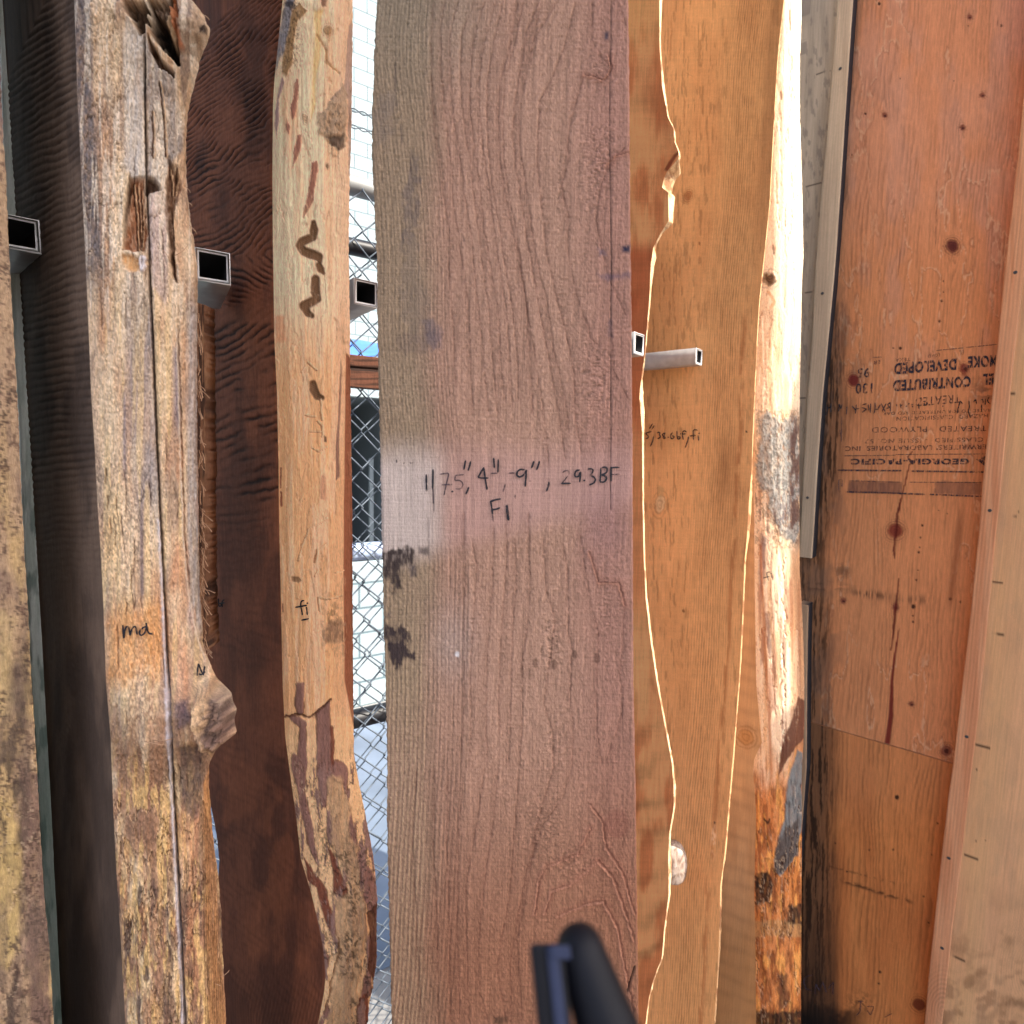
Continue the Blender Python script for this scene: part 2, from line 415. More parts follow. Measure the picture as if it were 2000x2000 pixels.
def block_wall(name, u0, u1, z0, z1, back, label, th=.2, hole=None):
    """a wall parallel to the fence; hole = (ua, ub, za, zb)"""
    A = fpt(0, 0, back); us = [u0, u1]; zs = [z0, z1]
    if hole: us = sorted({u0, u1, hole[0], hole[1]}); zs = sorted({z0, z1, hole[2], hole[3]})
    V = []; Q = []; UV = []
    def addq(ps, uv):
        n0 = len(V); V.extend(ps); Q.append([n0, n0 + 1, n0 + 2, n0 + 3]); UV.extend(uv)
    for i in range(len(us) - 1):
        for j in range(len(zs) - 1):
            if hole and us[i] >= hole[0] and us[i + 1] <= hole[1] and zs[j] >= hole[2] and zs[j + 1] <= hole[3]: continue
            a, b_, c, d = us[i], us[i + 1], zs[j], zs[j + 1]
            for off in (0, th):
                addq([fpt(a, c, back + off), fpt(b_, c, back + off), fpt(b_, d, back + off), fpt(a, d, back + off)], [(a, c), (b_, c), (b_, d), (a, d)])
    def rim(a, b_, c, d):
        for (p, q) in (((a, c), (b_, c)), ((b_, c), (b_, d)), ((b_, d), (a, d)), ((a, d), (a, c))):
            addq([fpt(p[0], p[1], back), fpt(q[0], q[1], back), fpt(q[0], q[1], back + th), fpt(p[0], p[1], back + th)], [(0.1, 0.1), (0.3, 0.1), (0.3, 0.18), (0.1, 0.18)])
    rim(u0, u1, z0, z1)
    if hole: rim(*hole)
    me = quads(np.array(V), np.array(Q)); uvl = me.uv_layers.new(name='UVMap')
    uvl.data.foreach_set('uv', np.array(UV, np.float32).ravel())
    return tag(link(name, me, M_block, None, False), label, 'wall')
# building across the yard, with a dark open bay
BK = 7.5
zb1 = fz(775, 712, BK); zb0 = 0.02
w1 = empty('block_building', fpt(0, 0, BK), 'white painted concrete block building with a dark open bay behind the chain link fence', 'building')
def fu(px, back):
    H = hit(np.array([float(px)]), np.array([880.]), FN, FN @ (FP - FN * back))[0]; return float((H - FP) @ FD)
ua, ub = fu(655, BK), fu(780, BK)
bw = block_wall('block_wall', -16, 12, 0, 9.0, BK, None, hole=(ua, ub, 0.01, zb1)); bw['label'] = None; del bw['label']; del bw['category']
bw.name = 'wall'; bw.parent = w1; bw.matrix_parent_inverse = Matrix.Translation(-Vector(w1.location))
M_int = plain('dim bay interior', (.13, .16, .18), .9)
M_int2 = plain('bay shelf steel', (.2, .26, .3), .6)
V = [fpt(ua, .01, BK + .2), fpt(ub, .01, BK + .2), fpt(ub, zb1, BK + .2), fpt(ua, zb1, BK + .2), fpt(ua, .01, BK + 2.6), fpt(ub, .01, BK + 2.6), fpt(ub, zb1, BK + 2.6), fpt(ua, zb1, BK + 2.6)]
link('open_bay', quads(np.array(V), np.array([[4, 5, 6, 7], [0, 4, 7, 3], [1, 2, 6, 5], [3, 7, 6, 2]])), M_int, w1, False)
link('bay_shelf', boxmesh(fpt(ua + .1, 0.02, BK + 1.4), FD * .34, -FN * .3, np.array([0, 0, 1.5]), .01), M_int2, w1, False)
link('bay_post', boxmesh(fpt(fu(722, BK + .9), 0.02, BK + .9), FD * .07, -FN * .07, np.array([0, 0, 1.9]), .005), plain('pale post', (.35, .4, .42), .7), w1, False)
# low white wall in front of it
LB = float(-(hit(np.array([712.]), np.array([1378.]), np.array([0, 0, 1.]), -CAM[2])[0] - FP) @ FN)
zl = fz(1103, 712, LB)
block_wall('low_wall', -5, 3.2, 0, zl, LB, 'low white painted block wall seen through the mesh below the pale pipe rail', .15)
sheet('yard_road', -9, 9, 0.0, 1.0, .0, M_road, kind='structure')
yr = bpy.data.objects['yard_road']; me = yr.data
ur = [fpt(-6, .004, .7), fpt(5, .004, .7), fpt(5, .004, LB - .3), fpt(-6, .004, LB - .3)]
for v, p in zip(me.vertices, ur): v.co = p

# chain link panels
def chain_link(name, label, u0, u1, z0, z1, back, pitch=.056, r=.0019, ox=0., rails=(), posts=(), barb=()):
    root = empty(name, fpt((u0 + u1) / 2, 0, back), label, 'fence')
    paths = []
    hx, hz = pitch * .70, pitch * .77
    nw = int((u1 - u0) / hx)
    for i in range(nw):                                 # each wire zigzags down and hooks round its neighbours
        z = z1; pts = []; k = 0; uc = u0 + (i + .5) * hx + ox
        while z > z0:
            sgn = 1 if (k + i) % 2 else -1
            uu = uc + sgn * hx * .52 + .004 * math.sin(z * 5 + i)
            for e in (-1, 1):
                pts.append(fpt(uu, z - e * hz * .05 + .002 * math.sin(i * 3 + k), back + e * sgn * .0022))
            z -= hz; k += 1
        paths.append(pts)
    tubes('mesh', paths, r, M_wire, root, 5)
    for (zz, rr, mat, sag) in rails:
        tubes('rail', [[fpt(u0 + (u1 - u0) * t, zz - sag * math.sin(t * 3.14), back + rr + .003) for t in np.linspace(0, 1, 12)]], rr, mat, root, 16)
    for (uu, rr, mat) in posts:
        tubes('post', [[fpt(uu, 0.0, back + rr + .05), fpt(uu, z1 + .05, back + rr + .05)]], rr, mat, root, 16)
    for zz in barb:
        for dx in (0, .005):
            pth = [fpt(u0 + (u1 - u0) * t, zz + .003 * math.sin(t * 300 + dx * 628), back + .003 * math.cos(t * 300 + dx * 628)) for t in np.linspace(0, 1, 400)]
            tubes('barbed_wire', [pth], .0013, M_wire, root, 5)
    return root
M_pipe = plain('weathered grey pipe', (.30, .31, .31), .6, .3)
M_pblk = plain('black painted pipe', (.012, .012, .015), .45)
M_pale = plain('pale galvanised pipe', (.5, .62, .85), .5, 0)
chain_link('chain_link_fence', 'chain link fence with grey top rail and barbed strands behind the upright slabs', -.75, 1.15, 0.03, fz(372), 0,
           rails=((fz(358), .021, M_pipe, 0),), posts=((-.68, .03, M_pipe), (1.08, .03, M_pipe)), barb=(fz(222), fz(254)))
chain_link('chain_link_gate', 'second chain link panel with black pipes and a pale blue lower rail', -.72, 1.1, 0.05, fz(470, 710, .2), .2, ox=.013,
           rails=((fz(480, 710, .2), .021, M_pblk, 0), (fz(1080, 710, .2), .024, M_pale, 0), (fz(1410, 710, .2), .026, M_pblk, 0)), posts=((-.7, .025, M_pblk), (1.05, .025, M_pblk)))
# rough board fixed across, in front of the mesh
zt, zb_ = fz(695, 710, -.05), fz(757, 710, -.05)
def crossboard():
    u0, u1 = -.12, .20; n = 120; u = np.linspace(u0, u1, n); z = np.linspace(zt, zb_, 60)
    P = np.stack([np.stack([fpt(a, zz, -.05) for a in u]) for zz in z])
    s = Surf(P); s.fill((96, 60, 44)); s.mix((56, 34, 24), .9 * sst(.45, .7, s.n(60, 4, 3)))
    s.vline([(740, 0), (740, 1)], 1)
    for yy in (718, 722): s.mul(1 - .75 * np.exp(-((s.Y - yy - (s.X - 710) * .08) / 2.2) ** 2))
    s.h = -.004 * np.exp(-((s.Y - 720 - (s.X - 710) * .08) / 2.5) ** 2)
    P = P + FN * s.h[..., None]
    bk = lambda j: P[:, [j]] - FN * .03
    R = np.concatenate([P, bk(-1), bk(0)], 1); cc = np.concatenate([s.col, s.col[:, -1:], s.col[:, :1]], 1)
    o = grid('wooden_rail', R, cc, M_dark, None, closed=True, caps=True)
    tag(o, 'short dark brown wooden cross rail in the gap left of the pale sawn beam', 'board')
crossboard()
# blue tarp edge far behind the mesh
def tarp():
    bkk = 1.6; u = np.linspace(fu(560, bkk), fu(860, bkk), 60); z0, z1 = fz(688, 710, bkk), fz(640, 710, bkk)
    t = np.linspace(0, 1, 16)
    P = np.stack([np.stack([fpt(a, z0 + (z1 - z0) * k + .012 * math.sin(a * 9) * (1 - k), bkk + .03 * math.sin(a * 14 + k * 2) + .35 * k) for a in u]) for k in t])
    B = P + np.array([0, 0, -.006])
    ring = np.concatenate([P, B[::-1]], 0)
    o = grid('blue_tarp', ring.transpose(1, 0, 2), None, plain('blue tarpaulin', (.07, .2, .62), .55), None, closed=True, caps=True)
    tag(o, 'bright blue tarpaulin edge hanging in the yard beyond the mesh', 'tarp')
tarp()

# unseen overhead strip, added to keep direct sun off the beam and left-hand slabs
def shade_strip():
    e = E1; q = -.93     # rim runs along the rack, at n.p = q
    A = N1 * q; z = 3.68
    pts = [A + e * 1.4, A - e * 3.5, A - e * 3.5 + N1 * .85, A + e * 1.4 + N1 * .85]
    me = boxmesh(np.array([*pts[0][:2], z]), pts[1] - pts[0], pts[3] - pts[0], np.array([0, 0, .03]))
    o = link('shade_strip', me, plain('roof boards', (.35, .22, .13), .8), None, False)
    tag(o, kind='structure')
shade_strip()

# ================================================================== THE SLABS
K_ = .34533
def c2(x0, y0, pts, k=K_): return [(x0 + k * a, y0 + k * b) for a, b in pts]

def taper(s_, w=.03): return sst(0, w, s_) * (1 - sst(1 - w, 1, s_))
def live_slab(name, label, L, R, cL, cR, depth, K, bulge, paint_edge, paint_face, flen, KF, mats, group=None, cat='slab', xm=1000, facevis=None):
    z = zrows(depth, 1000, xm=xm)
    PL = edge_line(L, N1, cL, z) if not isinstance(L, np.ndarray) else None
    PR = edge_line(R, N1, cR, z); PR[:, 0] += .0016 * (fbm(z * 190, z * 0 + 3, 9, 4, .65) - .5)
    if PL is None: PL = PR + L
    root = empty(name, (float(PL[-1, 0]), float(PL[-1, 1]), 0.0), label, cat, group)
    s_ = np.linspace(0, 1, K)[None, :]
    ch = PR - PL; nn = np.stack([ch[:, 1], -ch[:, 0], ch[:, 2] * 0], -1); nn /= np.linalg.norm(nn, axis=1)[:, None]
    P = PL[:, None] + ch[:, None] * s_[..., None] + nn[:, None] * (bulge * (1 - np.abs(2 * s_ - 1) ** 2.2))[..., None]
    S = Surf(P); S.S = np.broadcast_to(s_, P.shape[:2]); paint_edge(S)
    S.P = P + nn[:, None] * (S.h * taper(S.S))[..., None]
    e = grid('live_edge', S.P, S.col, mats[0], root)
    t = np.concatenate([np.linspace(0, .003, 3)[:-1], .003 + (flen - .003) * np.linspace(0, 1, KF) ** 1.1])
    Pf = PL[:, None] + E1 * t[::-1, None]
    Sf = Surf(Pf); paint_face(Sf)
    back = np.stack([PL + E1 * flen, PR + E1 * flen, PR + E1 * .02, PR], 1)
    Pf2 = Pf + N1 * (Sf.h * sst(0, .004, t[::-1][None, :]))[..., None]
    allP = np.concatenate([back[:, ::-1][:, :3], Pf2], 1)
    cc = np.concatenate([np.repeat(Sf.col[:, :1], 3, 1), Sf.col], 1)
    f = grid('sawn_face', allP, cc, mats[1], root)
    # end grain caps
    for k, nm in ((0, 'end_grain'), (-1, 'end_grain')):
        ringp = np.concatenate([allP[k], S.P[k][1:]], 0)
        link(nm, quads(ringp, np.zeros((0, 4), int), [np.arange(len(ringp))]), M_bat2, root, False)
    return root, S, Sf
M_bat2 = plain('end grain', (.45, .3, .18), .9, 0, .3, 60)

# ---- spalted slab at the left border
S0R = [(0, 60), (0, 121), (7, 276), (12, 345), (17, 483), (27, 656), (36, 805), (41, 943), (48, 1081), (55, 1185), (62, 1334), (71, 1472), (78, 1610), (86, 1748), (97, 1852), (105, 2000)]
def paint_s0(s):
    s.fill((168, 138, 108))
    a = sst(.4, .65, s.n(30, 120, 3)); s.mix((186, 154, 104), a * .7 * sst(700, 1100, s.Y))
    s.mix((120, 96, 84), .55 * sst(.5, .7, s.n(18, 60, 8)) * sst(600, 900, s.Y))
    s.mix((88, 62, 52), .7 * sst(.6, .72, s.n(9, 11, 12)))                       # specks of mould
    s.mix((60, 50, 46), .75 * sst(.56, .7, s.n(22, 70, 15)) * sst(1000, 1500, s.Y))
    s.poly([(-30, 1560), (28, 1560), (44, 1700), (36, 1860), (10, 1900), (-30, 1860)], (190, 160, 104), .7, 8, 12, 20, 60, seed=4, tex=.4)
    s.poly([(-30, 1180), (30, 1200), (26, 1400), (-30, 1420)], (186, 158, 112), .55, 8, 12, 20, 60, seed=5, tex=.4)
    s.poly([(44, 1500), (80, 1520), (104, 2060), (60, 2060), (48, 1700)], (126, 98, 84), .75, 4, 10, 20, 60, seed=6, tex=.3)
    s.mix((96, 80, 90), .6 * (1 - sst(230, 300, s.Y)))
    s.mix((70, 52, 44), .8 * sst(.56, .64, s.n(4, 5, 32, 2)) * sst(.4, .6, s.n(30, 60, 33)))
    s.mul(1 + .35 * (s.n(3, 6, 34, 2) - .5)); s.flakes(30, 90, 36, .5, .012, m=sst(1300, 1500, s.Y))
    s.mix((96, 78, 66), .5 * sst(.48, .62, s.n(24, 90, 38)) * sst(1100, 1500, s.Y)); s.mul(np.full(s.X.shape, .74))
    s.h = .0022 * (s.n(14, 40, 21) - .5) + .0012 * (s.n(4, 6, 22, 2) - .5)
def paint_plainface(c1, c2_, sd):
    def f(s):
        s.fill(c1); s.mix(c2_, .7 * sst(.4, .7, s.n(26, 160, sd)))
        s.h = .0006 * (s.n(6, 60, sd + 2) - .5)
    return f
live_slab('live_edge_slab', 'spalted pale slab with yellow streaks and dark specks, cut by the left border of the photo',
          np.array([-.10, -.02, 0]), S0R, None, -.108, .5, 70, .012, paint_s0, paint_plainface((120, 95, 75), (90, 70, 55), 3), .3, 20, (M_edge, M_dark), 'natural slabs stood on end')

# ---- narrow board in the slit behind it; skylight and shade are in its colours
def pale_board():
    R = [(66, 0), (76, 250), (84, 414), (90, 600), (52, 1), (52, 2)][:0] + [(24 + 0, -20), (38, 414), (45, 560), (52, 667), (63, 805), (73, 1081), (86, 1334), (98, 1541), (105, 1680), (121, 2000)]
    z = zrows(.68, 500, xm=60)
    PR = edge_line(R, FR, -.68, z); PL = PR + np.array([-.014, .0, 0])
    s_ = np.linspace(0, 1, 30)
    P = PL[:, None] + (PR - PL)[:, None] * s_[None, :, None]
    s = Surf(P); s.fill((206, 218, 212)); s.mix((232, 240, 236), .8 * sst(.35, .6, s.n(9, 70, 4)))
    s.mix((96, 120, 116), .7 * sst(.5, .7, s.n(14, 60, 6)) * sst(800, 1100, s.Y)); s.mix((110, 138, 128), .6 * sst(1200, 1500, s.Y))  # lower part painted darker for the shade in the slit
    s.h = .001 * (s.n(8, 14, 7) - .5)
    P = P + FR * s.h[..., None]
    B = np.array([-.03, .03, 0]); ring = np.concatenate([P, P[:, -1:] + B, P[:, :1] + B], 1)
    cc = np.concatenate([s.col, s.col[:, -1:], s.col[:, :1]], 1)
    o = grid('slit_board', ring, cc, M_bat, None, closed=True, caps=True)
    tag(o, 'narrow grey green board in the slit beside the spalted slab, painted skylit pale at the top and shaded below', 'board')
pale_board()

# ---- big maple slab with the knot
ML = [(145, 0), (152, 207), (159, 345), (166, 483), (174, 667), (178, 770), (185, 874), (190, 978), (197, 1081), (202, 1185), (207, 1334), (216, 1438), (221, 1576), (228, 1714), (237, 1852), (245, 2000)]
MR = [(373, 0), (389, 18), (399, 31), (402, 44), (411, 55), (409, 70), (405, 85), (398, 98), (390, 121), (384, 150), (376, 180), (366, 224), (364, 270), (363, 311), (366, 380), (372, 430), (378, 466), (385, 518), (386, 587), (385, 667), (385, 840), (388, 1012), (390, 1150), (397, 1254), (407, 1288), (424, 1325), (440, 1340), (452, 1352), (455, 1368), (462, 1385), (458, 1404), (462, 1432), (446, 1440), (435, 1450), (420, 1468), (409, 1490), (408, 1530), (412, 1580), (417, 1645), (426, 1710), (432, 1783), (436, 1886), (442, 2000)]
CR = c2(0, 0, [(815, 190), (822, 600), (830, 1000)]) + c2(0, 0, [(848, 1550), (865, 1932)]) + c2(0, 667, [(890, 600), (910, 1000), (930, 1400), (955, 1932)]) + c2(0, 1334, [(985, 600), (1010, 1100), (1030, 1500), (1050, 1932)])
def paint_ma(s):
    s.fill((200, 174, 146))
    X, Y = s.X, s.Y; cx = np.interp(Y, [p[1] for p in CR], [p[0] for p in CR])
    top = 1 - sst(480, 640, Y); bot = sst(1250, 1450, Y)
    s.mix((208, 188, 160), .7 * sst(.4, .65, s.n(20, 200, 2)))
    s.mix((172, 132, 102), .7 * sst(.45, .7, s.n(34, 150, 3)))
    s.mix((142, 120, 106), .6 * sst(.5, .72, s.n(26, 120, 4)))
    # blue grey weathering: left strip, and both sides of the crack
    lx = np.interp(Y, [p[1] for p in ML], [p[0] for p in ML])
    s.mix((106, 98, 98), .9 * top * (1 - sst(26, 40, X - lx + 16 * (s.n(20, 60, 6) - .5))) * (.45 + .9 * s.n(7, 12, 8)))
    s.mix((140, 136, 140), .6 * sst(480, 640, Y) * (1 - sst(960, 1100, Y)) * (1 - sst(40, 70, cx - X)) * (X < cx) * (.4 + s.n(9, 60, 5)))
    s.poly([(246, 30), (262, 50), (281, 66), (287, 345), (262, 350), (243, 320), (244, 180)], (182, 174, 168), .85, 6, 7, 20, 90, seed=3, tex=.4, tf=(5, 40))
    s.poly([(284, 60), (300, 110), (345, 150), (354, 260), (352, 300), (330, 330), (316, 365), (289, 345)], (158, 148, 142), .9, 5, 7, 20, 90, seed=13, tex=.4, tf=(5, 40))
    s.poly([(306, 200), (330, 215), (326, 340), (318, 370), (300, 345)], (205, 192, 176), .7, 4, 5, 15, 70, seed=14, tex=.5, tf=(4, 30))
    s.poly([(290, 375), (323, 375), (330, 420), (328, 600), (300, 560), (286, 470)], (180, 160, 152), .85, 5, 6, 15, 70, seed=15, tex=.3, tf=(4, 30))
    s.poly([(345, 0), (372, 0), (400, 60), (378, 120), (360, 220), (352, 150)], (128, 110, 100), .8, 5, 6, 20, 60, seed=16, tex=.3)
    # long yellow, ochre and violet streaks
    s.mix((210, 184, 136), .45 * sst(.5, .66, s.n(11, 260, 22)) * sst(520, 700, Y))
    s.mix((84, 74, 88), .8 * np.exp(-((X - 277 - (Y - 1100) * .01) / 5) ** 2) * sst(930, 1050, Y) * (1 - sst(1150, 1190, Y)))
    s.mix((110, 104, 118), .7 * np.exp(-((X - 243) / 4) ** 2) * sst(740, 800, Y) * (1 - sst(900, 960, Y)))
    s.mix((120, 112, 126), .75 * np.exp(-((X - 345 - (Y - 750) * .02) / 6) ** 2) * (1 - sst(800, 870, Y)) * sst(660, 700, Y))
    s.mix((158, 152, 152), .8 * sst(14, 26, X - 345 + 8 * (s.n(10, 60, 9) - .5)) * sst(560, 640, Y) * (1 - sst(1200, 1260, Y)) * (.5 + .9 * s.n(4, 50, 17)))
    s.poly([(208, 1215), (240, 1180), (318, 1170), (326, 1320), (210, 1340)], (196, 138, 84), .65, 26, 28, 34, 70, seed=7, tex=.35)
    s.mix((192, 136, 104), .35 * sst(.45, .65, s.n(20, 110, 32)) * (X > cx) * sst(800, 950, Y))
    s.mix((146, 108, 84), .75 * bot * sst(.35, .6, s.n(24, 90, 41)))
    s.mix((196, 160, 110), .65 * bot * sst(.55, .66, s.n(13, 90, 43)) * sst(1480, 1560, Y))
    s.mix((74, 58, 56), .85 * sst(.56, .67, s.n(13, 70, 44)) * sst(1600, 1760, Y))
    s.mix((176, 120, 84), .4 * sst(.56, .68, s.n(11, 100, 45)) * sst(1540, 1600, Y))
    s.mix((44, 38, 46), .85 * np.exp(-((X - 328 - (Y - 1750) * .03 - 8 * (s.n(40, 40, 50) - .5)) / (5 + 4 * s.n(20, 30, 51))) ** 2) * sst(1660, 1740, Y) * sst(.42, .55, s.n(9, 30, 52)))
    s.mix((120, 92, 74), .6 * sst(.52, .66, s.n(15, 46, 46)) * sst(1300, 1500, Y)); s.mix((210, 176, 118), .6 * sst(.58, .66, s.n(12, 60, 47)) * sst(1400, 1550, Y))
    s.mix((216, 202, 184), .6 * sst(.56, .66, s.n(7, 120, 48)) * (1 - sst(500, 760, Y)))
    s.flakes(30, 90, 201, .5, .010, m=.6 * sst(60, 200, Y) * (1 - sst(560, 700, Y)) + sst(1300, 1450, Y), dep=-.0014)
    s.flakes(16, 70, 203, .54, .010, m=sst(1350, 1500, Y), dep=-.0012)
    s.flakes(20, 30, 205, .5, .014, m=.7 * (1 - sst(230, 262, X)) * (1 - sst(500, 640, Y)))
    # knot
    s.ell(438, 1392, 26, 46, (92, 78, 84), .75, seed=3, jit=8); s.ell(410, 1375, 18, 40, (206, 172, 134), .8, seed=5, jit=7)
    s.poly([(345, 1370), (372, 1360), (378, 1410), (350, 1420)], (84, 70, 82), .8, 8, 7, 15, seed=8)
    s.poly([(352, 1450), (402, 1450), (398, 1520), (392, 1590), (372, 1600), (352, 1540)], (78, 66, 68), .7, 8, 8, 15, 40, seed=9, tex=.3)
    s.poly([(396, 1530), (408, 1500), (445, 2060), (410, 2060)], (176, 128, 84), .8, 4, 3, 15, 90, seed=10, tex=.4, tf=(3, 60))
    s.ell(392, 50, 18, 40, (176, 150, 124), .6, jit=6, seed=10); s.ell(399, 62, 8, 12, (60, 48, 44), .9, jit=4, seed=11)
    # fuzzy wool of torn fibres, tiny curls
    fz_ = (s.n(2.6, 4.2, 60, 2) - .5)
    zone = sst(150, 250, Y) * .3 + .9 * sst(870, 930, Y) * (1 - sst(1080, 1140, Y)) * (X < 300) + .6 * (Y < 500) * (X < 240)
    s.mul(1 + fz_ * (.7 + .6 * np.clip(zone, 0, 1)))
    s.mix((236, 206, 168), .8 * sst(.52, .64, s.n(3.2, 7, 61, 2)) * np.exp(-(((X - 275) / 34) ** 2 + ((Y - 1360) / 70) ** 2)))
    # relief
    h = .004 * (s.n(36, 190, 70) - .5) + .0022 * (s.n(10, 60, 71) - .5) + .0022 * fz_ + .0016 * (s.n(4, 30, 72, 2) - .5)
    h += .0035 * np.sin((X - lx) * .0) * 0
    s.h += h + (X > cx) * .0035 * sst(0, 10, X - cx)       # the right of the crack stands proud
    s.vline(CR, 2.2, (40, 26, 22), .95, .8, -.006, rough=.1, fade=20, seed=5)
    sh = [(x - 5, y) for x, y in CR]
    s.vline([p for p in sh if p[1] > 900], 3.2, (196, 192, 200), .85, 1.2, .001, rough=.5, seed=8)
    s.vline([(346, 640), (352, 900), (358, 1060), (366, 1150), (384, 1240), (402, 1290)], 2, (208, 190, 172), .8, 1.5, .0015, seed=12)
    s.vline([(348, 640), (356, 900), (361, 1060), (370, 1150)], 1.5, (96, 60, 40), .7, 1.5, -.003, seed=13)
    # torn hollows
    def hol(p, d, c, a=.95, sd=1, j=6, soft=4):
        s.poly(p, c, a, soft, j, 12, 30, dep=d, seed=sd, tex=.35, tf=(4, 14))
    hol(c2(0, 0, [(690, 0), (800, 0), (830, 60), (820, 170), (790, 190), (740, 110), (700, 50)]), -.014, (62, 44, 30), sd=1)
    hol(c2(0, 0, [(830, 0), (1000, 0), (1010, 100), (1030, 280), (1015, 390), (985, 350), (940, 260), (870, 130), (830, 60)]), -.012, (70, 50, 36), .9, sd=2)
    hol(c2(0, 0, [(840, 20), (900, 100), (1000, 300), (1015, 380), (900, 260), (830, 120)]), -.02, (26, 18, 14), sd=3, j=4)
    hol(c2(0, 0, [(835, 210), (870, 260), (930, 370), (990, 430), (985, 450), (910, 400), (850, 290)]), -.010, (70, 44, 28), sd=4, j=3, soft=2)
    s.poly(c2(0, 0, [(940, 80), (985, 60), (1000, 200), (990, 260), (950, 150)]), (196, 170, 140), .8, 2, 3, 10, 30, dep=.009, seed=18, tex=.3)
    s.stroke(c2(0, 0, [(985, 0), (1000, 150), (1040, 300)]), 5, (150, 84, 46), .8, 2, .006, seed=20)
    hol(c2(0, 0, [(735, 1010), (820, 1000), (815, 1200), (830, 1330), (820, 1420), (700, 1410), (705, 1300), (730, 1180)]), -.009, (146, 98, 68), .85, sd=5, j=5)
    hol(c2(0, 0, [(735, 990), (745, 1060), (722, 1200), (705, 1330), (700, 1260), (718, 1100)]), -.006, (60, 36, 24), .8, sd=6, j=2)
    hol(c2(0, 0, [(835, 1000), (880, 1030), (910, 1080), (860, 1090), (820, 1100)]), -.008, (70, 48, 34), .95, sd=7, j=2)
    hol(c2(0, 0, [(690, 1440), (740, 1440), (790, 1470), (790, 1530), (730, 1530), (695, 1490)]), -.004, (206, 164, 118), .9, sd=8, j=4)
    s.ell(279, 515, 8, 16, (214, 206, 210), .9, seed=9, jit=4, dep=.003)
    hol(c2(0, 0, [(955, 900), (1010, 1000), (1020, 1080), (980, 1200), (985, 1400), (1010, 1600), (985, 1580), (960, 1400), (940, 1150)]), -.008, (104, 74, 54), .9, sd=9, j=5)
    for k, (x0_, x1_, y0_, y1_) in enumerate([(755, 770, 1030, 1400), (778, 786, 1040, 1420), (800, 795, 1060, 1380), (960, 975, 960, 1100), (975, 985, 1200, 1560), (1000, 990, 960, 1100), (905, 935, 480, 900), (860, 862, 640, 900)]):
        s.stroke(c2(0, 0, [(x0_, y0_), ((x0_ + x1_) / 2 + 6, (y0_ + y1_) / 2), (x1_, y1_)]), 1.5, (84, 54, 38), .85, 2, -.003, seed=k + 30)
        s.stroke(c2(0, 0, [(x0_ + 9, y0_), ((x0_ + x1_) / 2 + 15, (y0_ + y1_) / 2), (x1_ + 8, y1_)]), 1.5, (214, 178, 142), .7, 2, .002, seed=k + 50)
    rn = random.Random(4)
    for k in range(46):                                       # short splits, more towards the foot
        y = rn.uniform(900, 2000) if k > 12 else rn.uniform(250, 900); x = np.interp(y, [p[1] for p in ML], [p[0] for p in ML]) + rn.uniform(12, 165)
        ln = rn.uniform(20, 90)
        s.vline([(x, y), (x + rn.uniform(-3, 5), y + ln * .5), (x + rn.uniform(-2, 8), y + ln)], 1.2, (70, 48, 38), .7, 1.5, -.0018, seed=100 + k)
    for k in range(9):
        x = 398 + k * 4.2; s.vline([(x - 6, 1540 + k * 18), (x, 1700 + k * 14), (x + 6, 2050)], 1.3, (92, 62, 44), .75, 1, -.002, seed=160 + k)
    # knot relief
    s.ell(430, 1390, 40, 66, None, dep=.018, jit=6, seed=2)
    kn = np.exp(-(((X - 440) / 24) ** 2 + ((Y - 1395) / 46) ** 2)); s.h += kn * .016 * (s.n(8, 10, 90) - .5) * 2
    s.mix((128, 98, 78), .55 * kn); s.mul(1 - kn * .65 * sst(.46, .62, s.n(6, 7, 91))); s.h += kn * .004 * (s.n(3, 4, 93, 2) - .5)
    s.col *= np.array([.84, .80, .75])
    k2 = np.exp(-(((X - 392) / 16) ** 2 + ((Y - 50) / 45) ** 2)); s.h += k2 * .010 * (s.n(8, 10, 92) - .5) * 2
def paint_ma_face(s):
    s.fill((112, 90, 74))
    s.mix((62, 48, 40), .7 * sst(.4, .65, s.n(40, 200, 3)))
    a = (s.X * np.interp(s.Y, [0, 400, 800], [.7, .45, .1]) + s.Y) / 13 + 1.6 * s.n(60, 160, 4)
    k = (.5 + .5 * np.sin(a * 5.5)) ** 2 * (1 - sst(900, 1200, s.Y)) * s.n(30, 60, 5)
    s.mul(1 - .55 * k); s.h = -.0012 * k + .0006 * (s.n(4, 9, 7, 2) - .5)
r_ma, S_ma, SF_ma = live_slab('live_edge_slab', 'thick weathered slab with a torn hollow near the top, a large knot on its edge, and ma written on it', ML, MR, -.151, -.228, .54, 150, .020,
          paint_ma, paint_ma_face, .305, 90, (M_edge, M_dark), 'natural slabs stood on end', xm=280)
writing('handwriting', [c2(0, 667, p) for p in ([(695, 1605), (697, 1650), (700, 1682), (704, 1640), (712, 1615), (726, 1610), (732, 1635), (736, 1665), (744, 1630), (756, 1612), (768, 1612), (771, 1635), (776, 1656)],
        [(828, 1612), (812, 1616), (790, 1636), (788, 1656), (800, 1664), (818, 1650), (830, 1615), (826, 1588), (832, 1630), (842, 1652), (862, 1654)])], 1.7, [S_ma], M_ink, r_ma, .0012)
writing('knot_mark', [c2(0, 667, p) for p in ([(1115, 1890), (1118, 1850), (1122, 1820), (1135, 1855), (1150, 1888), (1155, 1850), (1158, 1835)], [(1125, 1880), (1140, 1886), (1160, 1868)])], 1.6, [S_ma], M_ink, r_ma, .0015)

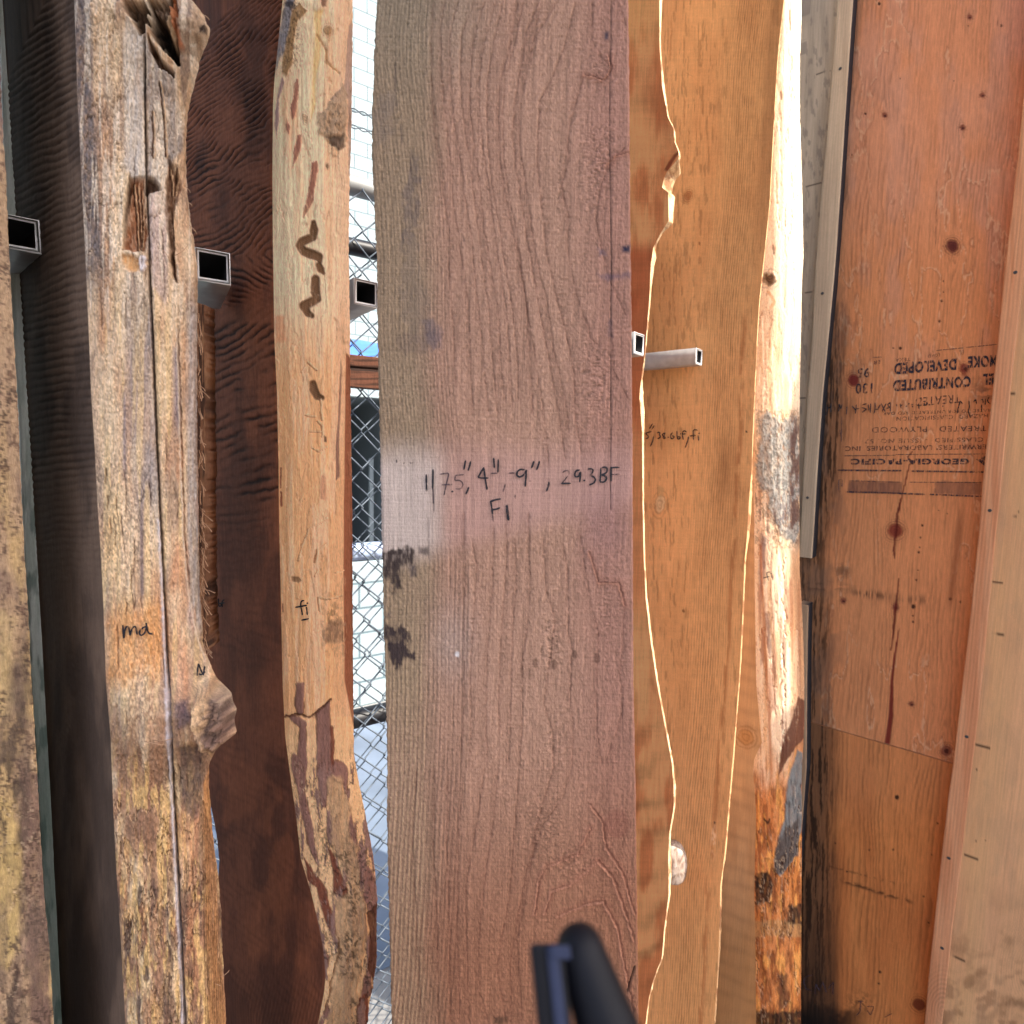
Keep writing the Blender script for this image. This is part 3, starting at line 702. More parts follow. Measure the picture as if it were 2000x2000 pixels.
# stringy bark strip and loose fibres on the right flank
def fibres():
    rn = random.Random(8); paths = []
    def anchor(px, py, back=0.0): return hit(np.array([float(px)]), np.array([float(py)]), N1, -.232 - back)[0]
    for i in range(90):
        y = rn.uniform(600, 1280); x = np.interp(y, [600, 1240, 1290], [389, 397, 409]) + rn.uniform(-4, 1)
        ln = rn.uniform(10, 34); an = rn.uniform(-.1, .75) if y > 960 else rn.uniform(-.1, .35)
        if rn.random() < .1: an += .5
        q = [anchor(x + ln * math.sin(an) * t + 2 * math.sin(t * 3 + i), y + ln * math.cos(an) * t, -.004 * t) for t in np.linspace(0, 1, 5)]
        paths.append(q)
    for (x, y, dx, dy) in [(363, 365, 8, 10), (370, 440, 14, 16), (368, 395, 6, 6), (400, 30, 8, 8), (448, 1895, -24, 14), (430, 1925, -12, -6), (300, 1000 + 1334 - 1000 + 112, 36, -4), (362, 1930, 10, 20), (357, 1800, 14, -14), (340, 500, 26, -22), (318, 488, 14, 22), (282, 1448, 38, 6)]:
        b = .0 if x > 360 else -.0
        d0 = .50
        def pt(t):
            r_ = ray(x + dx * t + 3 * math.sin(t * 3), y + dy * t + 2 * math.sin(t * 2.5)) / F
            return CAM + r_ * (surfd(x, y) - .003 - .004 * math.sin(t * 3.1))
        surfd = fibres.d
        paths.append([pt(t) for t in np.linspace(0, 1, 6)])
    tubes('torn_fibres', paths, .00035, plain('torn fibre', (.48, .28, .16), .9), r_ma, 4)
fibres.d = surface_writer([S_ma]); fibres()
def bark_strip():
    z0 = hit(np.array([388.]), np.array([585.]), N1, -.233)[0, 2]; z1 = hit(np.array([400.]), np.array([1275.]), N1, -.233)[0, 2]
    z = np.linspace(z0, z1, 360); L = [(384, 585), (386, 700), (388, 1000), (390, 1150), (396, 1240), (402, 1275)]; R = [(398, 580), (399, 667), (402, 900), (402, 1000), (404, 1150), (408, 1250), (412, 1290)]
    PL = edge_line(L, N1, -.236, z); PR = edge_line(R, N1, -.244, z); s_ = np.linspace(-.3, 1, 16)
    P = PL[:, None] + (PR - PL)[:, None] * s_[None, :, None]
    s = Surf(P); s.fill((104, 72, 52)); s.mix((46, 30, 24), .9 * sst(.4, .6, s.n(3, 70, 3))); s.mix((140, 104, 76), .6 * sst(.55, .68, s.n(2.5, 60, 5)))
    s.h = .003 * (s.n(3, 60, 6) - .5) + .0008 * (s.n(2, 9, 7) - .5)
    P = P + FR * s.h[..., None]; P[:, -1, 0] += .0018 * (vnoise(z * 420, z * 0, 5) - .3)
    B = np.array([0, .02, 0]); ring = np.concatenate([P, P[:, -1:] + B, P[:, :1] + B], 1)
    grid('bark_strip', ring, np.concatenate([s.col, s.col[:, -1:], s.col[:, :1]], 1), M_edge, r_ma, closed=True, caps=True)
bark_strip()

# ---- fir slab with beetle galleries
FL = [(552, 0), (545, 69), (536, 155), (533, 207), (532, 345), (533, 483), (536, 667), (541, 770), (544, 909), (545, 1012), (548, 1150), (552, 1334), (557, 1438), (566, 1507), (578, 1593), (588, 1679), (607, 1741), (621, 1800), (631, 1852), (636, 1904), (633, 1938), (621, 2000)]
FRr = [(689, 0), (688, 138), (686, 276), (683, 345), (681, 483), (683, 600), (684, 736), (686, 840), (688, 1012), (689, 1185), (690, 1334), (691, 1472), (699, 1520), (707, 1558), (721, 1628), (730, 1679), (736, 1741), (736, 1817), (735, 1886), (728, 1921), (721, 1955), (714, 2000)]
def paint_fi(s):
    X, Y = s.X, s.Y
    s.fill((222, 180, 138))
    s.mix((232, 204, 166), .75 * (1 - sst(520, 760, Y)))
    s.mix((216, 160, 108), .8 * sst(560, 800, Y) * (1 - sst(1350, 1500, Y)))
    s.mix((206, 156, 112), .5 * sst(.45, .68, s.n(16, 220, 3)))
    s.mix((232, 194, 158), .4 * sst(.5, .68, s.n(10, 160, 4)))
    s.mix((190, 150, 118), .5 * sst(640, 676, X + 10 * (s.n(10, 80, 6) - .5)) * (Y < 1400))
    h = .003 * (s.n(24, 190, 8) - .5) + .0022 * (s.n(6, 110, 9) - .5) + .0007 * (s.n(3, 30, 10, 2) - .5)
    s.h += h; s.mul(1 + .16 * (s.n(5, 90, 11) - .5))
    P4 = lambda p: c2(500, 0, p); P5 = lambda p: c2(500, 667, p); P6 = lambda p: c2(500, 1334, p)
    # sawn side along the back right, its shade painted in dark brown
    s.poly([(676, 690), (686, 700), (694, 1340), (690, 1420), (673, 1330), (671, 1100), (673, 900)], (128, 74, 50), .95, 1.5, .6, 40, 90, dep=-.002, seed=3)
    s.poly(P4([(525, 140), (548, 120), (540, 1000), (525, 1000), (520, 560), (440, 590), (420, 560), (500, 480)]), (150, 124, 112), .8, 2, 2, 10, seed=41, dep=-.001)
    # grey bark and brown frass, top left
    s.poly(P4([(165, 0), (215, 0), (190, 100), (160, 300), (130, 330), (110, 420), (120, 250), (150, 90)]), (134, 128, 128), .95, 2, 4, 12, 30, dep=.001, seed=5, tex=.3)
    s.poly(P4([(240, 20), (290, 60), (235, 120), (215, 230), (200, 370), (170, 430), (145, 410), (160, 290), (190, 160), (200, 70)]), (154, 120, 82), .97, 1.5, 3, 10, 20, dep=.0015, seed=6, tex=.2)
    kk = np.clip(np.exp(-(((X - 570) / 22) ** 2)) * (1 - sst(120, 160, Y)), 0, 1); s.mul(1 - .55 * kk * sst(.52, .62, s.n(3, 4, 12, 2))); s.h += .002 * kk * (s.n(4, 5, 13, 2) - .5)
    s.poly(P4([(155, 20), (190, 10), (230, 40), (200, 60), (165, 45)]), (60, 54, 56), .9, 2, 3, 8, seed=7)
    s.poly(P4([(150, 430), (160, 470), (130, 560), (132, 650), (115, 780), (105, 700), (118, 560), (138, 480)]), (142, 112, 110), .9, 1.5, 2, 10, 20, dep=.0008, seed=8)
    s.poly(P4([(360, 0), (400, 0), (395, 40), (370, 40)]), (120, 82, 62), .9, 2, 3, 8, seed=9)
    s.poly(P4([(330, 60), (380, 60), (360, 240), (370, 330), (345, 420), (330, 600), (310, 690), (312, 560), (330, 300)]), (222, 182, 120), .8, 3, 4, 14, 40, dep=-.0014, seed=10)
    s.stroke(P4([(345, 200), (370, 240), (400, 290), (400, 350), (440, 390), (470, 410)]), 2, (180, 140, 96), .8, 1, -.0015)
    s.ell(639, 60, 8, 9, (184, 146, 104), .9, 2, (104, 70, 46), dep=.002)
    # flaked red bark
    br = (150, 100, 80)
    for k, p in enumerate([[(225, 450), (240, 450), (235, 560), (222, 660), (200, 680), (195, 610), (215, 540)], [(170, 680), (195, 720), (190, 770), (172, 740)],
                           [(235, 770), (260, 760), (250, 850), (230, 900), (205, 960), (215, 850)], [(315, 920), (345, 910), (352, 960), (335, 1050), (325, 1130), (285, 1200), (265, 1230), (290, 1120), (310, 1010)]]):
        s.poly(P4(p), (196, 136, 106), .8, 1.5, 4, 8, 16, seed=20 + k); s.poly(P4([(x * .96 + .04 * p[0][0], y) for x, y in p]), br, .9, 1, 3.5, 6, 14, dep=.0008, seed=24 + k, tex=.25)
    # beetle galleries
    g = (122, 88, 60); gd = -.0026
    def gal(p, w_, dd=gd, c=g, rib=True, m=P4):
        q = m(p); s.stroke(q, [x_ + 1.6 for x_ in w_] if not np.isscalar(w_) else w_ + 1.6, (84, 54, 34), .8, .8, 0, .25); s.stroke(q, w_, c, .97, .8, dd, .25)
        if rib:
            mx = (X > min(a[0] for a in q) - 9) & (X < max(a[0] for a in q) + 9) & (Y > min(a[1] for a in q) - 9) & (Y < max(a[1] for a in q) + 9) & (s.h < -.0012)
            s.col[mx] *= (1 - .3 * (.5 + .5 * np.sin((Y + X * .4)[mx] * 1.5)))[:, None]
    gal([(325, 1255), (328, 1300), (325, 1345), (300, 1350), (262, 1365), (245, 1390), (270, 1420), (320, 1440), (355, 1455), (362, 1480)], [3, 7, 5, 7, 7, 6, 8, 8, 7, 3])
    gal([(355, 1500), (365, 1525), (382, 1545)], [5, 6, 2])
    gal([(335, 1580), (335, 1650), (345, 1690), (310, 1710), (270, 1730), (290, 1770), (315, 1785)], [7, 8, 7, 8, 8, 6, 4])
    gal([(322, 240), (325, 270), (345, 310), (370, 320)], [6, 7, 6, 4], m=P5)
    s.ell(*P4([(278, 668)])[0], 6, 9, (196, 160, 122), .9, 2, (96, 66, 44), rot=-.4); s.ell(*P4([(403, 938)])[0], 3, 5, (110, 84, 60), .9, 2, (70, 46, 30))
    s.flakes(26, 120, 311, .5, .008, (176, 132, 98), .6, .8 * (1 - sst(1300, 1400, Y)), -.001, .0012)
    # gnarled scar on the right
    s.poly(P4([(350, 640), (400, 620), (430, 560), (500, 480), (520, 560), (515, 700), (500, 820), (470, 850), (430, 830), (390, 770), (350, 760), (360, 700)]), (168, 140, 112), .85, 3, 6, 10, dep=.002, seed=31, tex=.3)
    s.poly(P4([(395, 780), (450, 770), (500, 760), (500, 830), (470, 850), (430, 830)]), (96, 78, 64), .85, 3, 4, 8, dep=-.002, seed=32, tex=.2)
    kn = np.exp(-(((X - 655) / 24) ** 2 + ((Y - 240) / 36) ** 2)); s.h += .006 * kn * (s.n(7, 8, 33) - .5); s.mul(1 - .6 * kn * sst(.54, .64, s.n(5, 5, 34, 3)))
    # middle details
    s.poly(P4([(110, 1780), (160, 1790), (170, 1932), (112, 1932)]), (214, 150, 108), .7, 4, 4, 10, seed=35)
    for k, p in enumerate([[(290, 120), (325, 150), (340, 165)], [(270, 150), (255, 175)], [(365, 330), (362, 400), (370, 450)], [(345, 450), (370, 480), (372, 540)], [(310, 600), (350, 625), (400, 600)], [(400, 1000), (300, 1060), (255, 1160), (235, 1240)], [(330, 1250), (345, 1190), (400, 1140)], [(345, 1180), (335, 1250)], [(450, 1310), (490, 1300)], [(330, 1330), (350, 1300)], [(415, 1460), (450, 1450), (485, 1440)], [(360, 1530), (350, 1450), (400, 1460)], [(280, 420), (330, 425)], [(300, 510), (360, 512)]]):
        s.stroke(P5(p), 1.6, (160, 108, 70), .75, 1.8, -.0012, seed=50 + k)
        s.stroke([(a + 2.2, b - 1.5) for a, b in P5(p)], 1.2, (240, 204, 160), .6, 1.8, .0006, seed=50 + k)
    s.poly(P5([(480, 90), (485, 180), (480, 380), (470, 500), (470, 760), (450, 790), (450, 600), (465, 400)]), (126, 90, 76), .9, 1.2, 1.6, 8, 20, dep=-.001, seed=60)
    s.poly(P5([(385, 530), (398, 540), (400, 570), (385, 570)]), (80, 50, 36), .9, 1.5, 1, seed=61); s.poly(P5([(368, 760), (385, 760), (398, 860), (390, 900), (360, 890)]), (190, 136, 102), .9, 2, 2, seed=62)
    s.poly(P5([(200, 1330), (240, 1330), (256, 1350), (240, 1366), (202, 1356)]), (140, 104, 72), .95, 1.2, 1, dep=-.0015, seed=63)
    for p in ([(135, 710), (145, 712), (143, 830), (136, 830)], [(136, 845), (148, 850), (150, 930), (138, 940)], [(148, 1480), (156, 1480), (156, 1530), (150, 1530)]): s.poly(P5(p), (126, 60, 40), .9, 1, 1.2, 6, seed=64)
    z3 = np.exp(-(((X - 650) / 22) ** 2 + ((Y - 1215) / 60) ** 2)); s.h += .005 * z3 * (s.n(8, 12, 65) - .5); s.mul(1 - .5 * z3 * sst(.54, .66, s.n(6, 9, 66)))
    s.poly(P5([(380, 1640), (420, 1570), (490, 1580), (490, 1700), (420, 1700), (380, 1720)]), (124, 94, 72), .7, 4, 6, 10, seed=67, tex=.5)
    # lower half: grey and red-brown bark remnants over the wood
    s.mix((206, 166, 118), .6 * sst(1360, 1480, Y))
    bk = (132, 96, 84); dk = (94, 54, 42)
    A = [[(225, 0), (270, 0), (270, 170), (240, 190), (220, 100)], [(170, 180), (250, 190), (280, 220), (290, 450), (275, 600), (320, 820), (355, 1010), (350, 1040), (290, 900), (240, 640), (190, 430), (210, 400), (235, 410), (250, 250)],
         [(340, 170), (420, 90), (430, 430), (480, 440), (520, 480), (520, 650), (480, 560), (400, 520), (400, 690), (370, 700), (345, 500)], [(420, 240), (440, 240), (440, 450), (425, 470)],
         [(400, 920), (430, 960), (480, 1060), (520, 1180), (500, 1200), (440, 1190), (440, 1080)], [(530, 720), (560, 860), (600, 980), (650, 1050), (680, 1180), (680, 1300), (630, 1290), (600, 1150), (560, 970), (520, 820)],
         [(270, 980), (330, 1070), (390, 1150), (430, 1300), (460, 1430), (410, 1390), (370, 1280), (340, 1150), (300, 1120)], [(600, 1650), (640, 1640), (650, 1760), (590, 1780)], [(350, 1932), (400, 1820), (420, 1850), (370, 1932)], [(570, 1780), (620, 1740), (640, 1932), (560, 1932)], [(395, 1520), (410, 1540), (410, 1600), (392, 1580)]]
    for k, p in enumerate(A):
        s.poly(P6(p), dk, .85, 1.2, 4.5, 12, 30, seed=80 + k); s.poly(P6(p), bk if k not in (3, 4, 6, 9) else (116, 66, 48), .92, 1.5, 5.5, 10, 26, dep=.0014, seed=80 + k, tex=.2)
    fb = s.n(15, 90, 301, 5, .6); mb = sst(1430, 1520, Y) * (1 - sst(600, 720, X - .25 * (Y - 1500)) * 0)
    s.mix((92, 56, 44), .8 * mb * sst(.535, .55, fb)); s.mix((136, 104, 92), .9 * mb * sst(.552, .568, fb)); s.h += .0014 * mb * sst(.54, .56, fb)
    s.flakes(12, 60, 303, .5, .012, (96, 62, 42), .8, mb)
    s.mul(1 + .4 * mb * (s.n(2.8, 4, 305, 2) - .5))
    s.poly(P6([(400, 530), (480, 520), (490, 600), (540, 700), (520, 800), (560, 900), (590, 1150), (620, 1280), (610, 1500), (560, 1700), (560, 1932), (400, 1932), (450, 1600), (450, 1450), (460, 1300), (430, 1200), (540, 1180), (500, 1050), (430, 900), (410, 700)]), (176, 140, 104), .8, 3, 9, 14, 24, dep=.002, seed=95, tex=.3)
    lo = sst(1580, 1700, Y) * sst(600, 640, X); sp = sst(.54, .62, s.n(4, 5, 97, 3)) * sst(.46, .56, s.n(30, 60, 98))
    s.mul(1 - .6 * lo * sp); s.h += lo * (.0035 * (s.n(12, 26, 99) - .5) + .0016 * (s.n(4, 5, 97, 3) - .5))
    for (x, y, rx, ry) in [(372, 830, 22, 60), (385, 900, 18, 40), (500, 960, 16, 60), (470, 1190, 60, 20), (540, 1300, 40, 50), (510, 1640, 50, 30), (520, 1430, 40, 60)]:
        cx, cy = P6([(x, y)])[0]; kz = np.exp(-(((X - cx) / (rx * K_)) ** 2 + ((Y - cy) / (ry * K_)) ** 2)); s.mul(1 - .65 * kz * sst(.48, .56, s.n(3.2, 3.6, 101, 2)))
    s.stroke(P6([(160, 190), (250, 175), (300, 200), (350, 160), (400, 120), (425, 90)]), 2, (84, 50, 32), .9, 2.5, -.0025)
    s.stroke(P6([(460, 1430), (470, 1520), (450, 1600), (420, 1750), (390, 1850)]), 1.8, (110, 74, 48), .8, 2, -.002)
    s.poly(P6([(625, 1300), (650, 1280), (690, 1200), (690, 1500), (670, 1700), (630, 1620), (640, 1400)]), (86, 50, 36), .92, 2, 3, 12, 30, dep=-.002, seed=96)
    _paler(s)
def _paler(s):
    s.col = np.clip(s.col * 1.13, 0, .8)
def paint_fi_face(s):
    X, Y = s.X, s.Y
    s.fill((150, 90, 64)); s.mix((100, 60, 46), .7 * sst(.4, .66, s.n(60, 200, 3))); s.mix((176, 104, 70), .6 * sst(.5, .7, s.n(50, 130, 4)))
    # band saw arcs, steep at the top and flatter lower down
    sl = np.interp(Y, [0, 300, 560, 800, 1000, 1400, 2000], [1.05, .75, .55, .42, .2, -.5, -1.3])
    a = (Y + sl * (X - 540)) / 17 + 2.6 * s.n(90, 110, 5) + .5 * s.n(20, 14, 15)
    k = (.5 + .5 * np.sin(a * np.interp(Y, [0, 500, 600, 900], [9., 8., 5.2, 5.2]))) ** 2 * (.15 + 1.1 * sst(.3, .7, s.n(50, 34, 6))) * (1 - .8 * sst(960, 1050, Y))
    a2 = (Y + sl * (X - 540)) / 17 + 3.0 * s.n(70, 90, 5)
    k2 = (.5 + .5 * np.sin(a2 * 6.1)) ** 2 * .4
    s.mul(np.clip(1 - .68 * k - .2 * k2 * (Y < 1000), .1, 1)); s.h = .0014 * (1 - k) * (1 - .6 * sst(960, 1050, Y)) + .0005 * (s.n(3, 5, 9, 2) - .5)
    s.mul(1 - .35 * sst(1850, 2000, Y) * (.5 + .5 * np.sin((X - 470) * .9 + (Y - 1900) * .2)))
    s.mul(.85 + .3 * s.n(4, 9, 11, 2))
r_fi, S_fi, SF_fi = live_slab('live_edge_slab', 'fir slab with peeled edge, winding beetle grooves and bark flakes at its foot, with fi written low on it', FL, FRr, -.362, -.443, .74, 100, .016,
          paint_fi, paint_fi_face, .31, 150, (M_edge, M_dark), 'natural slabs stood on end', xm=600)
writing('handwriting', [c2(500, 667, p) for p in ([(272, 1466), (262, 1464), (254, 1474), (253, 1495), (258, 1522), (262, 1546)], [(224, 1503), (255, 1498), (286, 1492)], [(285, 1502), (288, 1525), (290, 1546)], [(290, 1480)], [(258, 1576), (278, 1572), (298, 1568)])], 1.5, [S_fi], M_ink, r_fi, .0009)
writing('faded_handwriting', [c2(0, 667, p) for p in ([(1205, 1455), (1204, 1478), (1224, 1476)], [(1222, 1455), (1222, 1500)], [(1236, 1455), (1238, 1500), (1252, 1496), (1250, 1480), (1238, 1482)], [(1268, 1460), (1256, 1468), (1257, 1502)], [(1245, 1480), (1270, 1478)], [(1186, 1470), (1188, 1500)])], 1.3, [SF_fi], M_ink, r_fi, .0009)

# ---- sawn 4 x 9 beam
BL = [(735, 0), (730, 104), (726, 207), (726, 311), (731, 414), (735, 518), (737, 667), (740, 805), (743, 943), (746, 1081), (749, 1220), (752, 1334), (755, 1472), (756, 1645), (759, 1783), (764, 2000)]
BR = [(1228, 0), (1230, 173), (1231, 345), (1233, 518), (1235, 667), (1238, 1334), (1242, 1541), (1245, 1748), (1248, 2000)]
BK_ = .2588
def b0(p): return c2(740, 0, p, BK_)
def b1(p): return c2(740, 500, p, BK_)
def b2(p): return c2(740, 1000, p, BK_)
def b3(p): return c2(740, 1500, p, BK_)
def paint_beam(s):
    X, Y = s.X, s.Y
    s.fill((168, 130, 108))
    s.mix((156, 113, 97), .8 * sst(1080, 1200, X + 40 * (s.n(90, 200, 3) - .5)) * (1 - sst(1700, 1900, Y)))
    s.mix((140, 92, 66), .85 * sst(1350, 1900, Y + .3 * X - 300))  # browner foot, with the light falloff near the floor painted in
    s.mix((146, 126, 100), .8 * (1 - sst(800, 880, X + 50 * (s.n(60, 140, 4) - .5))) * (.5 + .5 * (1 - sst(1300, 1500, Y))))
    s.mix((138, 124, 104), .6 * (1 - sst(0, 260, Y)) * (1 - sst(880, 1010, X)))
    # planed, paler area round the writing
    pz = sst(830, 930, Y + 25 * (s.n(80, 80, 7) - .5)) * (1 - sst(1030, 1100, Y + .25 * (X - 900)))
    s.mix((196, 178, 168), .75 * pz * (1 - sst(830, 900, X + 20 * (s.n(20, 60, 8) - .5)))); s.mix((176, 138, 128), .6 * pz * sst(840, 900, X))
    s.mix((136, 104, 104), .4 * np.exp(-(((X - 1175) / 46) ** 2 + ((Y - 1030) / 70) ** 2)) * (.5 + s.n(20, 50, 9)))
    s.mix((196, 178, 166), .35 * np.exp(-(((X - 885) / 40) ** 2 + ((Y - 1255) / 70) ** 2)))
    rel = 1 - .8 * pz
    # fine straight grain at the left
    xl = np.interp(Y, [0, 60, 130, 260, 390, 500, 630, 750, 900, 1100, 1350, 1500, 1900, 2000], [848, 842, 842, 859, 873, 880, 880, 888, 905, 918, 916, 912, 890, 880])
    wob = 5 * (s.n(40, 160, 12) - .5) + 1.5 * (s.n(6, 14, 13, 2) - .5)
    u = (xl - X + wob); per = np.where(Y > 1000, 8.5, 7.5)
    for m_, sd in ((1, 0), (1.62, 3)):
        fr = (u / per * m_) % 1.; k = np.exp(-((fr - .5) / .2) ** 2) * (X < xl) * (.3 + .9 * s.n(5, 12, 14 + sd, 2)) * rel
        s.mul(1 - (.34 if m_ == 1 else .16) * k); s.h -= (.0006 if m_ == 1 else .0003) * k
    s.mix((190, 160, 122), .3 * (X < 830) * sst(.5, .8, np.cos(u / per * 6.283)) * sst(1050, 1300, Y))
    # growth rings traced down the face
    dkc = (92, 54, 42)
    LN = [b0([(415, 0), (395, 250), (395, 500), (400, 750), (425, 1000), (460, 1250), (490, 1500), (530, 1750), (540, 1932)]) + b1([(525, 60), (560, 500), (580, 1000)]),
          b0([(500, 0), (465, 200), (470, 500), (490, 750), (520, 1000), (545, 1250), (555, 1500), (600, 1750), (620, 1932)]) + b1([(680, 400), (690, 800), (710, 1200)]),
          b0([(600, 0), (535, 250), (540, 600), (560, 850), (590, 1050), (625, 1300), (650, 1500), (700, 1800), (710, 1932)]) + b1([(760, 450), (800, 900), (830, 1200)]),
          b0([(720, 0), (625, 250), (615, 500), (625, 750), (650, 1000), (690, 1200), (720, 1500), (760, 1800), (772, 1932)]) + b1([(830, 400), (860, 800), (900, 1200)]),
          b0([(800, 0), (715, 300), (685, 600), (690, 850), (720, 1100), (760, 1400), (790, 1700), (830, 1932)]) + b1([(900, 400), (920, 800), (950, 1100)]),
          b0([(885, 0), (790, 350), (755, 600), (760, 850), (790, 1150), (830, 1400), (865, 1700), (898, 1932)]) + b1([(960, 400), (990, 800), (1010, 1150)]),
          b0([(935, 0), (870, 300), (820, 600), (815, 900), (830, 1200), (870, 1500), (910, 1700), (940, 1932)]) + b1([(1010, 400), (1045, 800), (1050, 1100)]),
          b0([(1050, 0), (985, 350), (910, 650), (900, 900), (910, 1150), (940, 1400), (990, 1650), (1060, 1932)]) + b1([(1120, 400), (1145, 800), (1160, 1200)]),
          b0([(1090, 0), (1030, 300), (950, 600), (935, 850), (940, 1150), (960, 1350), (1030, 1700), (1068, 1932)]) + b1([(1070, 100), (1150, 600), (1200, 900), (1260, 1300), (1280, 1600)]),
          b0([(1210, 0), (1110, 250), (1070, 500), (1030, 750), (1010, 1000), (1030, 1250), (1070, 1500), (1120, 1800), (1145, 1932)]) + b1([(1210, 400), (1290, 800), (1360, 1200), (1410, 1550)]),
          b0([(1215, 60), (1150, 400), (1090, 650), (1055, 900), (1070, 1150), (1120, 1450), (1160, 1750), (1185, 1932)]) + b1([(1270, 350), (1320, 700), (1400, 1050), (1440, 1350)]),
          b0([(1350, 0), (1200, 250), (1140, 500)]),
          b0([(1490, 0), (1400, 350), (1310, 580), (1220, 750), (1200, 1000), (1200, 1300), (1230, 1550), (1270, 1932)]) + b1([(1350, 350), (1430, 650), (1475, 900), (1480, 1200), (1530, 1500)]),
          b0([(1550, 550), (1470, 830), (1430, 1000), (1430, 1200), (1380, 1400), (1425, 1600), (1432, 1932)]) + b1([(1500, 330), (1570, 500), (1600, 620), (1660, 680)]),
          b0([(1610, 0), (1610, 300), (1680, 430), (1740, 500)]), b0([(1890, 1080), (1740, 1230), (1680, 1400), (1640, 1650), (1690, 1932)]) + b1([(1760, 220), (1880, 480)]), b0([(1800, 0), (1880, 220)]),
          b1([(1760, 550), (1770, 860), (1900, 1110)]),
          b2([(700, 200), (740, 400), (720, 700), (700, 1000), (690, 1250), (700, 1500), (680, 1932)]), b2([(640, 0), (650, 500), (640, 1000), (640, 1400), (620, 1932)]), b2([(870, 100), (850, 700), (820, 1000), (810, 1400), (815, 1932)]),
          b2([(960, 0), (965, 400), (940, 700), (920, 1000), (905, 1300), (910, 1700)]), b2([(1030, 200), (1040, 500), (1010, 900), (1000, 1300), (980, 1932)]), b2([(1130, 0), (1140, 500), (1130, 800), (1085, 1100), (1085, 1500), (1060, 1932)]),
          b2([(1240, 200), (1265, 600), (1330, 800), (1300, 1050), (1265, 1300), (1250, 1450), (1310, 1650), (1320, 1932)]) + b3([(1210, 350), (1160, 600)]), b2([(1380, 200), (1420, 400), (1430, 700), (1430, 900), (1460, 1050), (1440, 1400), (1470, 1600), (1455, 1932)]) + b3([(1390, 220), (1230, 450), (1150, 700)]),
          b2([(1520, 150), (1560, 450), (1600, 700), (1660, 900), (1640, 1300), (1650, 1700), (1690, 1932)]), b2([(1860, 700), (1820, 1200), (1840, 1500), (1780, 1700), (1700, 1932)]),
          b3([(800, 0), (740, 400), (700, 650), (660, 850), (660, 1300), (680, 1932)]), b3([(900, 0), (870, 350), (820, 700), (770, 1100), (750, 1400), (760, 1700), (830, 1932)]), b3([(1060, 0), (1020, 500), (980, 1000), (920, 1300), (890, 1500), (960, 1932)]),
          b3([(1180, 550), (1100, 1000), (1040, 1300), (1080, 1932)]), b3([(640, 0), (600, 500), (590, 1100), (610, 1932)]), b3([(520, 0), (510, 600), (530, 1200), (540, 1932)]), b3([(420, 0), (410, 600), (440, 1200), (450, 1932)]), b3([(290, 0), (250, 500), (280, 1100), (320, 1932)]), b3([(1000, 1932), (990, 1500), (1050, 1100), (1130, 700)])]
    for k, p in enumerate(LN):
        yy = [a[1] for a in p]
        lw = 1.9 if k in (7, 9, 12, 13, 24) else 1.4
        s.vline(p, lw * 1.25, dkc, .5, 1.6, -.0008, side=(-9 if k % 3 else 7), seed=k + 1, rough=.85)  # side: soft dark flank, a shadow side painted along each ring
    # faint in-between rings by interpolation over the right half
    rr = (X - 900 + 46 * (s.n(90, 300, 30) - .5) - .00009 * (Y - 800) ** 2) / 17
    k = np.exp(-(((rr % 1.) - .5) / .16) ** 2) * (X > xl) * (.1 + .9 * s.n(6, 16, 31, 2)) * rel * sst(.35, .65, s.n(60, 200, 32))
    s.mul(1 - .22 * k); s.h -= .0003 * k
    for k, p in enumerate([b2([(1590, 300), (1660, 530), (1810, 530), (1860, 700)]), b3([(1600, 450), (1500, 650), (1270, 740), (1210, 850), (1180, 1100)]), b3([(1600, 280), (1690, 400), (1720, 600), (1850, 800), (1932, 1100)]),
                           b3([(1660, 700), (1450, 880), (1310, 920), (1250, 1100)]), b3([(1660, 700), (1770, 820), (1850, 1050), (1932, 1300)]), b3([(1350, 1120), (1550, 1030), (1700, 1000), (1800, 1200), (1860, 1500), (1925, 1850)]),
                           b0([(1550, 560), (1700, 600), (1760, 520), (1740, 420)]), b0([(1720, 1240), (1800, 1180), (1890, 1150)])]):
        s.stroke(p, 7, (132, 80, 62), .3, 5, .0004, .9, seed=k + 3)
        s.stroke(p, 1.6, (96, 54, 42), .5, 2.4, -.0007, .5, seed=k + 3); s.stroke([(a - 3, b + 2.5) for a, b in p], 1.5, (196, 140, 112), .4, 2.4, .0006, .5, seed=k + 3)
    # torn, furry zones at the right
    for (x, y, rx, ry, a_) in [(1170, 130, 30, 45, .8), (1175, 290, 32, 60, .9), (1160, 380, 26, 70, .7), (1165, 740, 40, 90, 1.), (1100, 600, 16, 60, .6), (1075, 1250, 20, 60, 1.1), (1190, 1180, 30, 80, .6), (1080, 1450, 24, 70, .7), (1060, 1620, 50, 60, .8), (1120, 1690, 60, 30, .7), (1095, 360, 14, 60, .5)]:
        kz = np.exp(-(((X - x) / rx) ** 2 + ((Y - y) / ry) ** 2)) * a_
        f1 = s.n(5, 2.6, 40, 3) - .5
        s.mul(1 + kz * 1.3 * f1); s.h += kz * .0026 * f1
    # wool everywhere it was not planed, and level saw marks
    f2 = s.n(2.7, 4.2, 41, 2) - .5; s.mul(1 + f2 * .5 * rel); s.h += .0011 * f2 * rel
    f3 = s.n(60, 2.4, 42, 2) - .5; s.mul(1 + f3 * .11); s.h += .0003 * f3
